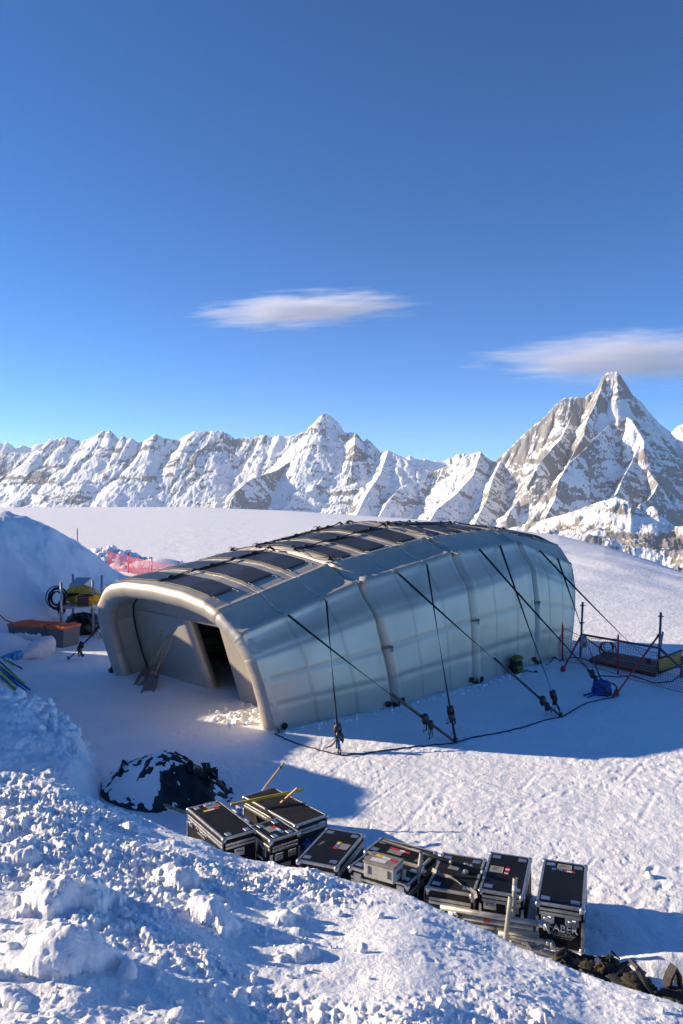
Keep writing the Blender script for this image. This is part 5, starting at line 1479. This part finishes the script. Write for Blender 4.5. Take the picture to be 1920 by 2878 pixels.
# scaffold rack
posts = [(172, 1637, 26.7), (261, 1630, 27.3), (205, 1613, 29.0), (286, 1617, 29.1)]
PT = [dep(x, y, d_) for x, y, d_ in posts]; PB = [np.array([p[0], p[1], zat(p[0], p[1]) - .05]) for p in PT]
t = thing('scaffold_rack', 'open scaffold rack of galvanised posts with a grating shelf', 'rack', (0, 0, 0))
for a, b in zip(PT, PB):
    s_ = MB().tube([b, a], .045, 12).build('post', STEEL, t); zc = b[2] + (a[2] - b[2]) * .36 if False else .92
    q = np.array([a[0], a[1], zc]); MB().tube([q, q + np.array([0, 0, .025])], .12, 10).tube([q + np.array([0, 0, .025]), q + np.array([0, 0, .10])], .065, 10).build('collar', STEEL, s_)
SHZ = 1.10
cr4 = [np.array([p[0], p[1], SHZ]) for p in (PT[0], PT[1], PT[3], PT[2])]
gr = MB()
for i in range(4): gr.tube([cr4[i], cr4[(i + 1) % 4]], .035, 8)
gr.build('shelf_frame', STEEL, t)
sh = MB()
for k in range(1, 16):
    f = k / 16; sh.ribbon([cr4[0] + (cr4[3] - cr4[0]) * f, cr4[1] + (cr4[2] - cr4[1]) * f], .03, .02, (0, 0, 1))
for k in range(1, 7):
    f = k / 7; sh.ribbon([cr4[0] + (cr4[1] - cr4[0]) * f, cr4[3] + (cr4[2] - cr4[3]) * f], .05, .02, (0, 0, 1))
sh.build('grating', STEEL, t)
YB = mat('yellow_cloth', (.85, .46, .02), .6, 0, .3, 7, .5, 22, .1, (.55, .26, .01))
def sh_at(x, y, z=SHZ): return gnd(x, y, z)
p = dep(232, 1660, 28.0); t = thing('duffel_bag', 'yellow duffel bag with a dark stripe lying at the back of the rack', 'bag', (p[0] - .02, p[1], SHZ + .02), R(-6), 'yellow bags on the rack')
MB().blob((0, 0, .30), (.60, .30, .31), 3, .22, 2.2, 0, 34, 20, 2.8).build('body', YB, t); MB().ribbon([(-.42, -.29, .30), (-.2, -.32, .34), (.05, -.315, .33)], .13, .01, (0, 0, 1)).build('stripe', BLACK, t)
p = dep(250, 1680, 27.45); t = thing('duffel_bag', 'yellow duffel bag slumped forward beside the black toolbox', 'bag', (p[0] + .05, p[1], SHZ + .02), R(14), 'yellow bags on the rack')
MB().blob((0, 0, .21), (.55, .28, .22), 9, .3, 2.4, 0, 34, 20, 2.6).build('body', YB, t); MB().ribbon([(-.3, -.2, .33), (-.1, -.26, .40), (.15, -.25, .36)], .06, .01, (0, 0, 1)).build('stripe', BLACK, t)
p = sh_at(233, 1707); t = thing('toolbox', 'black toolbox with a red line on the front of the rack', 'toolbox', (p[0] - .02, p[1] + .12, SHZ + .02), R(18))
MB().box((0, 0, .17), (.38, .28, .34), None, .02).build('body', RUBBER, t); MB().box((0, 0, .36), (.41, .31, .05), None, .015).build('lid', RUBBER, t); MB().box((0, -.152, .333), (.36, .01, .015)).build('stripe', RED, t)
MB().tube([(-.10, 0, .38), (-.10, 0, .43), (.10, 0, .43), (.10, 0, .38)], .016, 6).build('handle', RUBBER, t)
p = dep(223, 1652, 28.7); t = thing('metal_case', 'silver metal case with a sloping lid standing on the rack', 'case', (p[0], p[1], SHZ + .02), R(-10))
hz = p[2] - SHZ + .05
V = [(-.30, -.22, 0), (.30, -.22, 0), (.30, .25, 0), (-.30, .25, 0), (-.30, -.22, .58), (.30, -.22, .58), (.36, .25, .82), (-.24, .25, .82)]
MB().add(V, [(0, 1, 5, 4), (1, 2, 6, 5), (2, 3, 7, 6), (3, 0, 4, 7), (3, 2, 1, 0)]).build('body', mat('pale_metal', (.55, .56, .57), .45, .2, .08, 9), t); MB().add([(x, y, z + .004) for x, y, z in V[4:]] + [(x, y, z + .02) for x, y, z in V[4:]], [(0, 1, 5, 4), (1, 2, 6, 5), (2, 3, 7, 6), (3, 0, 4, 7), (4, 5, 6, 7)]).build('lid', ALU, t)
c = sh_at(236, 1792, .0) ; c = np.array([-9.55, 28.0, 0]); c[2] = zat(c[0], c[1])
t = thing('black_bag', 'big black plastic bag bulging under the scaffold rack', 'bag', c, 0)
BBAG = mat('black_plastic_bag', (.010, .010, .012), .32, 0, .4, 6, .6, 12, .1)
MB().blob((0, 0, .34), (.58, .55, .42), 12, .35, 2.6, .3, 44, 26, 2.4).build('body', BBAG, t)
for k in range(4): MB().tube([(-.5 + .3 * k, -.5, .05), (-.42 + .3 * k, -.58, .25 + .1 * (k % 2)), (-.3 + .3 * k, -.5, .55)], .014, 5).build('cord', BLACK, t)
m_ = MB(); rr_ = random.Random(8); c = dep(160, 1680, 27.45)
t = thing('rope_coil', 'coil of black rope hung against the snow wall', 'rope', c, 0)
for k in range(9):
    a = arc((rr_.uniform(-.05, .05), rr_.uniform(-.06, .06), rr_.uniform(-.05, .05)), .24 + rr_.uniform(-.07, .09), 0, 2 * math.pi * 19 / 20, 20, (1, .2 + rr_.uniform(-.3, .3), 0), (rr_.uniform(-.1, .1), .1, 1.25)); m_.tube(a, .020, 5, closed=True)
m_.build('loops', ROPE, t); MB().blob((.18, 0, -.35), (.14, .12, .25), 3, .4, 3).build('bundle', BLACK, t)
for k, (x0, y0, x1, y1) in enumerate(((275, 1768, 286, 1792), (269, 1772, 280, 1795))):
    tag(MB().tube([dep(x0, y0, 26.6), on(x1, y1, .03)], .035, 10).build('scaffold_tube', STEEL), ['short galvanised tube leaning behind the entrance, upper of two', 'short galvanised tube leaning behind the entrance, lower of two'][k], 'scaffold tube', 'tubes leaning by the rack')

# slalom poles in a heap
PBLUE = mat('blue_pole_plastic', (.015, .13, .42), .35, 0, .2, 10); PYEL = mat('yellow_green_pole_plastic', (.60, .68, .03), .35, 0, .15, 10)
sr = random.Random(2)
ends = [(62, 1879, 0), (38, 1872, 1), (76, 1934, 0), (70, 1921, 1), (84, 1938, 0), (58, 1948, 1), (66, 1958, 0), (50, 1953, 1), (34, 1950, 1), (28, 1948, 0), (60, 1915, 0), (48, 1925, 0), (72, 1942, 0), (40, 1938, 0), (18, 1890, 1)]
for k, (x, y, c_) in enumerate(ends):
    b_ = on(x, y, .05 + .03 * (k % 4)); yl = 1828 + (y - 1872) * .62 + sr.uniform(-9, 9); a_ = dep(-75 + sr.uniform(-10, 10), yl - 30, b_[1] + 1.3 + .1 * (k % 3))
    zt = zat(a_[0], a_[1]); a_[2] = max(a_[2], zt + .05)
    o_ = MB().tube([b_, b_ + (a_ - b_) * .5, a_], .024, 10).build('slalom_pole', PYEL if c_ else PBLUE)
    tag(o_, 'yellow green slalom pole in the heap on the snow at the picture edge' if c_ else 'blue slalom pole in the heap on the snow at the picture edge', 'slalom pole', 'slalom poles heaped on the snow')

# ------------------------------------------------------------------ nets
def net_mat(name, col): return mat(name, col, .6, 0, .1, 10)


RNET = net_mat('red_net', (.42, .05, .03)); PNET = net_mat('pink_net', (.55, .035, .10)); RPOLE = mat('red_pole_plastic', (.50, .015, .02), .4, 0, .15, 10)


def net(bottom, top, nv, nh, r, m, parent):
    """knotted netting between two polylines of world points"""
    def samp(P, f):
        P = np.array(P); s_ = np.concatenate([[0], np.cumsum(np.linalg.norm(np.diff(P, axis=0), axis=1))]); s_ /= s_[-1]
        return np.array([np.interp(f, s_, P[:, k]) for k in range(3)])
    mb = MB(); f_ = np.linspace(0, 1, nv); B = [samp(bottom, f) for f in f_]; T_ = [samp(top, f) for f in f_]; rr_ = random.Random(1)
    nrm = np.cross(B[-1] - B[0], (0, 0, 1)); nrm /= np.linalg.norm(nrm); N_ = {}
    for i in range(nv):
        for j in range(nh):
            g_ = j / (nh - 1); q = B[i] + (T_[i] - B[i]) * g_
            q = q + nrm * (.10 * math.sin(math.pi * g_) * (.4 + float(vnoise(np.array([i * .12]), np.array([g_ * 2]), 3)[0])) + .06 * (float(vnoise(np.array([i * .3]), np.array([g_ * 4]), 6)[0]) - .5)); N_[i, j] = q
    for i in range(nv): mb.tube([N_[i, j] for j in range(nh)], r, 3, False)
    for j in range(nh): mb.tube([N_[i, j] for i in range(nv)], r * (2.2 if j in (0, nh - 1) else 1), 3, False)
    return mb.build('netting', m, parent)


t = thing('safety_net', 'red safety net on red posts fencing the brown platform', 'net fence', (0, 0, 0))
bot = [on(x, y, .02) for x, y in ((1572, 1862), (1583, 1856), (1637, 1867), (1685, 1881), (1737, 1895), (1773, 1909), (1831, 1923), (1920, 1947), (2060, 1985))]
def lift(p, h): return p + np.array([0, 0, h])
hs_ = [.75, 1.0, .82, .88, 1.0, .93, .86, .92, .9]
net(bot, [lift(p, h) for p, h in zip(bot, hs_)], 80, 13, .0042, RNET, t)
for x, y, yt in ((1581, 1856, 1757), (1737, 1895, 1791), (1985, 1966, 1845)):
    p = on(x, y); MB().tube([p + np.array([0, 0, -.1]), p + np.array([0, 0, 1.06])], .026, 10).tube([p + np.array([0, 0, 1.06]), p + np.array([0, 0, 1.15])], [.03, .012], 8).build('post', RPOLE, t)
t = thing('safety_net', 'pink safety net on red posts beyond the left snow bank', 'net fence', (0, 0, 0))
bot = [on(x, y, .05) for x, y in ((306, 1598), (361, 1608), (427, 1626), (500, 1640))]
net(bot, [lift(p, h) for p, h in zip(bot, (1.15, 1.05, 1.05, 1.0))], 150, 13, .0075, PNET, t)
for p in bot: MB().tube([p + np.array([0, 0, -.1]), p + np.array([0, 0, 1.32])], .035, 8).build('post', RPOLE, t)
p = dep(218, 1570, 41.0); zb = zat(p[0], p[1]); tp_ = dep(217.5, 1485, 41.0)
t = thing('marker_pole', 'tall thin red marker pole with a red flag rolled round its foot', 'marker pole', (p[0], p[1], zb))
MB().tube([(0, 0, -.2), (0, 0, tp_[2] - zb)], .028, 8).build('pole', RPOLE, t)
MB().blob((-.03, 0, p[2] - zb + .22), (.11, .10, .32), 4, .25, 3, 0, 14, 12).build('flag', RPOLE, t)

# ------------------------------------------------------------------ scaffold and platform at the right
def up(x, y, ytop): p = on(x, y); return p, dep(x + (ytop - y) * -.045, ytop, p[1])


S = [up(1631, 1847, 1692), up(1850, 1892, 1721), up(1915, 1904, 1845)]
t = thing('scaffold_stand', 'open scaffold frame of two tall posts and a rail behind the red net', 'scaffold', (0, 0, 0))
for k, (b, a) in enumerate(S):
    o_ = MB().tube([b + np.array([0, 0, -.1]), a], .034, 12).build('post', DARKSTEEL, t)
    for f in ((.28, .62, .93) if k < 2 else (.5,)):
        q = b + (a - b) * f; MB().tube([q, q + np.array([0, 0, .02])], .085, 10).build('collar', DARKSTEEL, o_)
def onpost(k, z): b, a = S[k]; return b + (a - b) * ((z - b[2]) / (a[2] - b[2]))
z1 = S[0][0][2] + .72; z2 = S[1][0][2] + .72
MB().tube([onpost(0, z1), onpost(1, z2)], .034, 10).build('rail', DARKSTEEL, t)
MB().tube([onpost(1, z2), S[2][0] + np.array([0, 0, .25])], .034, 10).build('brace', DARKSTEEL, t); MB().tube([S[1][0] + np.array([0, 0, .0]), S[2][0] + np.array([0, 0, .35])], .034, 10).build('brace', DARKSTEEL, t)
MB().tube([onpost(0, z1 - .02), on(1702, 1832, .12)], .026, 8).build('brace', mat('rusty_steel', (.16, .11, .08), .6, .3, .2, 10), t)
DWOOD = mat('dark_wet_boards', (.045, .038, .036), .6, 0, .4, 6, .3, 30); PLY = mat('yellow_plywood', (.50, .32, .07), .6, 0, .2, 5); PLYD = mat('plywood_edge', (.10, .09, .07), .7)
q4 = [gnd(1656, 1852, .12), gnd(1843, 1893, .12), gnd(1853, 1855, .12), gnd(1705, 1830, .12)]
gz = sum(zat(p[0], p[1]) for p in q4) / 4
t = thing('timber_platform', 'low dark platform of wet boards behind the red net', 'platform', (0, 0, 0)); n = 7
for k in range(n):
    f0, f1 = k / n + .006, (k + 1) / n - .006; a0 = q4[0] + (q4[3] - q4[0]) * f0; a1 = q4[0] + (q4[3] - q4[0]) * f1; b0_ = q4[1] + (q4[2] - q4[1]) * f0; b1_ = q4[1] + (q4[2] - q4[1]) * f1
    zo = np.array([0, 0, max(gz - .12, 0) + .01 * ((k * 37) % 3)]); dn_ = np.array([0, 0, -.10])
    V = [a0 + zo, b0_ + zo, b1_ + zo, a1 + zo]; MB().add(V + [v + dn_ for v in V], [(0, 1, 2, 3), (7, 6, 5, 4), (0, 4, 5, 1), (1, 5, 6, 2), (2, 6, 7, 3), (3, 7, 4, 0)]).build('board', DWOOD, t)
a, b = on(1854, 1893), gnd(1913, 1868, .22); a2, b2 = dep(1851, 1852, a[1]), dep(1917, 1828, b[1]); th_ = np.array([.02, .03, 0])
t = thing('plywood_board', 'yellow plywood board propped on edge beside the dark platform', 'board', (0, 0, 0)); V = [a, b, b2, a2]
MB().add(V + [v + th_ for v in V], [(0, 1, 2, 3), (7, 6, 5, 4), (0, 4, 5, 1), (1, 5, 6, 2), (2, 6, 7, 3), (3, 7, 4, 0)]).build('panel', PLY, t); MB().tube([a2 + th_ * .5, b2 + th_ * .5], .03, 6).build('edge', PLYD, t)
p = dep(1708, 1824, 22.0); t = thing('hose_coil', 'coil of dark red hose hanging on the red net', 'hose', p, 0); rr_ = random.Random(6); HOSE = mat('dark_red_hose', (.10, .025, .025), .5, 0, .2, 20); m_ = MB()
for k in range(7): m_.tube(arc((rr_.uniform(-.03, .03), rr_.uniform(-.04, .04), .02 * k - .04), .24 - .020 * k, 0, 2 * math.pi * 27 / 28, 28, (1, -.2, 0), (0, .1, 1)), .010, 5, closed=True)
m_.build('loops', HOSE, t)
p = dep(1639, 1803, S[0][0][1] - .12); t = thing('plastic_bag', 'clear plastic bag hanging on the scaffold post near the tent end', 'bag', p, 0)
MB().blob((0, 0, 0), (.12, .09, .19), 5, .35, 3, 0, 24, 16).build('bag', mat('clear_plastic', (.42, .46, .52), .3, 0, .2, 12, .5, 20), t); MB().blob((.03, -.06, -.06), (.06, .06, .08), 6, .3, 3, 0, 14, 9).build('contents', OLDWOOD, t); MB().tube([(0, 0, .15), (.0, .08, .26)], .012, 5).build('knot', WHITE, t)
p, _ = up(1856, 1890, 1800); a = dep(1863.5, 1775, p[1] + .1); b = dep(1857, 1815, p[1] + .1)
b = a + (b - a) * 2.6; b[2] = max(b[2], zat(b[0], b[1]) - .1); stick('slalom_pole', 'single dark blue pole standing behind the right scaffold post', 'slalom pole', b, a, .028, PBLUE)


def red_strap(a, b, label, rpos):
    t = thing('ratchet_strap', label, 'ratchet strap', b, 0, 'red straps bracing the scaffold'); d = a - b
    MB().ribbon([d * f for f in np.linspace(0, 1, 12)], .055, .010, (.6, -.3, .3), .8).build('webbing', RPOLE, t)
    c = d * rpos; MB().blob(c, (.07, .06, .10), 3, .35, 3, .4, 14, 9).build('ratchet', RED, t)
    MB().ribbon([c, c + np.array([-.10, -.05, -.10]), c + np.array([-.06, -.08, -.22]), c + np.array([.04, -.05, -.16])], .05, .01, (0, 1, 0)).build('loose_end', RED, t)
    MB().tube([np.array([0, 0, .03]), np.array([0, 0, -.12])], .018, 6).build('anchor_hook', DARKSTEEL, t)


red_strap(onpost(1, S[1][0][2] + 1.14), an(1728, 1957), 'long red strap from the right scaffold post to the blue rucksack anchor', .04)
red_strap(onpost(0, S[0][0][2] + .70), an(1580, 1887), 'short red strap with a red ratchet between scaffold and tent end', .05)

# ------------------------------------------------------------------ clouds: thin banks of ice cloud beyond the peaks
def cloud(name, label, px0, px1, py0, py1, d, dens, seed, tilt):
    a, b = dep(px0, py0, d), dep(px1, py1, d); c = (a + b) / 2; w, h = abs(b[0] - a[0]), abs(b[2] - a[2]); m = bpy.data.materials.new(name); m.use_nodes = True; nt = m.node_tree; N = nt.nodes; L = nt.links
    N.remove(N['Principled BSDF']); vo = N.new('ShaderNodeVolumePrincipled'); L.new(vo.outputs[0], N['Material Output'].inputs['Volume'])
    vo.inputs['Color'].default_value = (.97, .95, .97, 1); vo.inputs['Anisotropy'].default_value = .15
    tc = N.new('ShaderNodeTexCoord'); le = N.new('ShaderNodeVectorMath'); le.operation = 'LENGTH'
    mp = N.new('ShaderNodeMapping'); mp.inputs['Location'].default_value = (seed, 0, 0); mp.inputs['Scale'].default_value = (1.5, 2.0, 2.6); mp.inputs['Rotation'].default_value = (0, tilt, 0)
    nz = N.new('ShaderNodeTexNoise'); nz.inputs['Scale'].default_value = 1.6; nz.inputs['Detail'].default_value = 7; nz.inputs['Roughness'].default_value = .62
    L.new(tc.outputs['Object'], le.inputs[0]); L.new(tc.outputs['Object'], mp.inputs['Vector']); L.new(mp.outputs['Vector'], nz.inputs['Vector'])
    m1 = N.new('ShaderNodeMath'); m1.operation = 'MULTIPLY_ADD'; m1.inputs[1].default_value = 2.0; m1.inputs[2].default_value = -.38; L.new(nz.outputs['Fac'], m1.inputs[0])
    m2 = N.new('ShaderNodeMath'); m2.operation = 'SUBTRACT'; L.new(m1.outputs[0], m2.inputs[0]); L.new(le.outputs['Value'], m2.inputs[1])
    m3 = N.new('ShaderNodeMath'); m3.operation = 'ADD'; m3.inputs[1].default_value = .16; L.new(m2.outputs[0], m3.inputs[0])
    m4 = N.new('ShaderNodeMapRange'); m4.inputs['From Min'].default_value = 0; m4.inputs['From Max'].default_value = .55; m4.inputs['To Max'].default_value = dens; L.new(m3.outputs[0], m4.inputs['Value']); L.new(m4.outputs['Result'], vo.inputs['Density'])
    bm = bmesh.new(); bmesh.ops.create_icosphere(bm, subdivisions=4, radius=1.0); me = bpy.data.meshes.new(name); bm.to_mesh(me); bm.free(); me.polygons.foreach_set('use_smooth', [True] * len(me.polygons))
    o_ = link(name, me, m); o_.location = c; o_.scale = (w / 2 * 1.06, 650, h / 2 * 1.12); o_.rotation_euler = (0, -tilt * .35, 0); return tag(o_, label, 'cloud')


cloud('cloud', 'small thin white cloud floating alone over the pointed peak', 520, 1200, 815, 925, 19000, .0028, 3.1, .16)
cloud('cloud', 'wide thin white cloud behind the tallest pyramid peak', 1310, 2260, 925, 1090, 19000, .0028, 8.4, .05)

# ------------------------------------------------------------------ thin mountain air
hz_ = MB().box((0, 11450, 0), (40000, 23100, 3500)).build('haze', None); hm = bpy.data.materials.new('haze'); hm.use_nodes = True; hn = hm.node_tree.nodes
hn.remove(hn['Principled BSDF']); hv = hn.new('ShaderNodeVolumePrincipled'); hm.node_tree.links.new(hv.outputs[0], hn['Material Output'].inputs['Volume'])
hv.inputs['Color'].default_value = (.82, .90, 1.0, 1); hv.inputs['Density'].default_value = 1.4e-5; hv.inputs['Anisotropy'].default_value = .1
hz_.data.materials.append(hm); tag(hz_, kind='stuff')
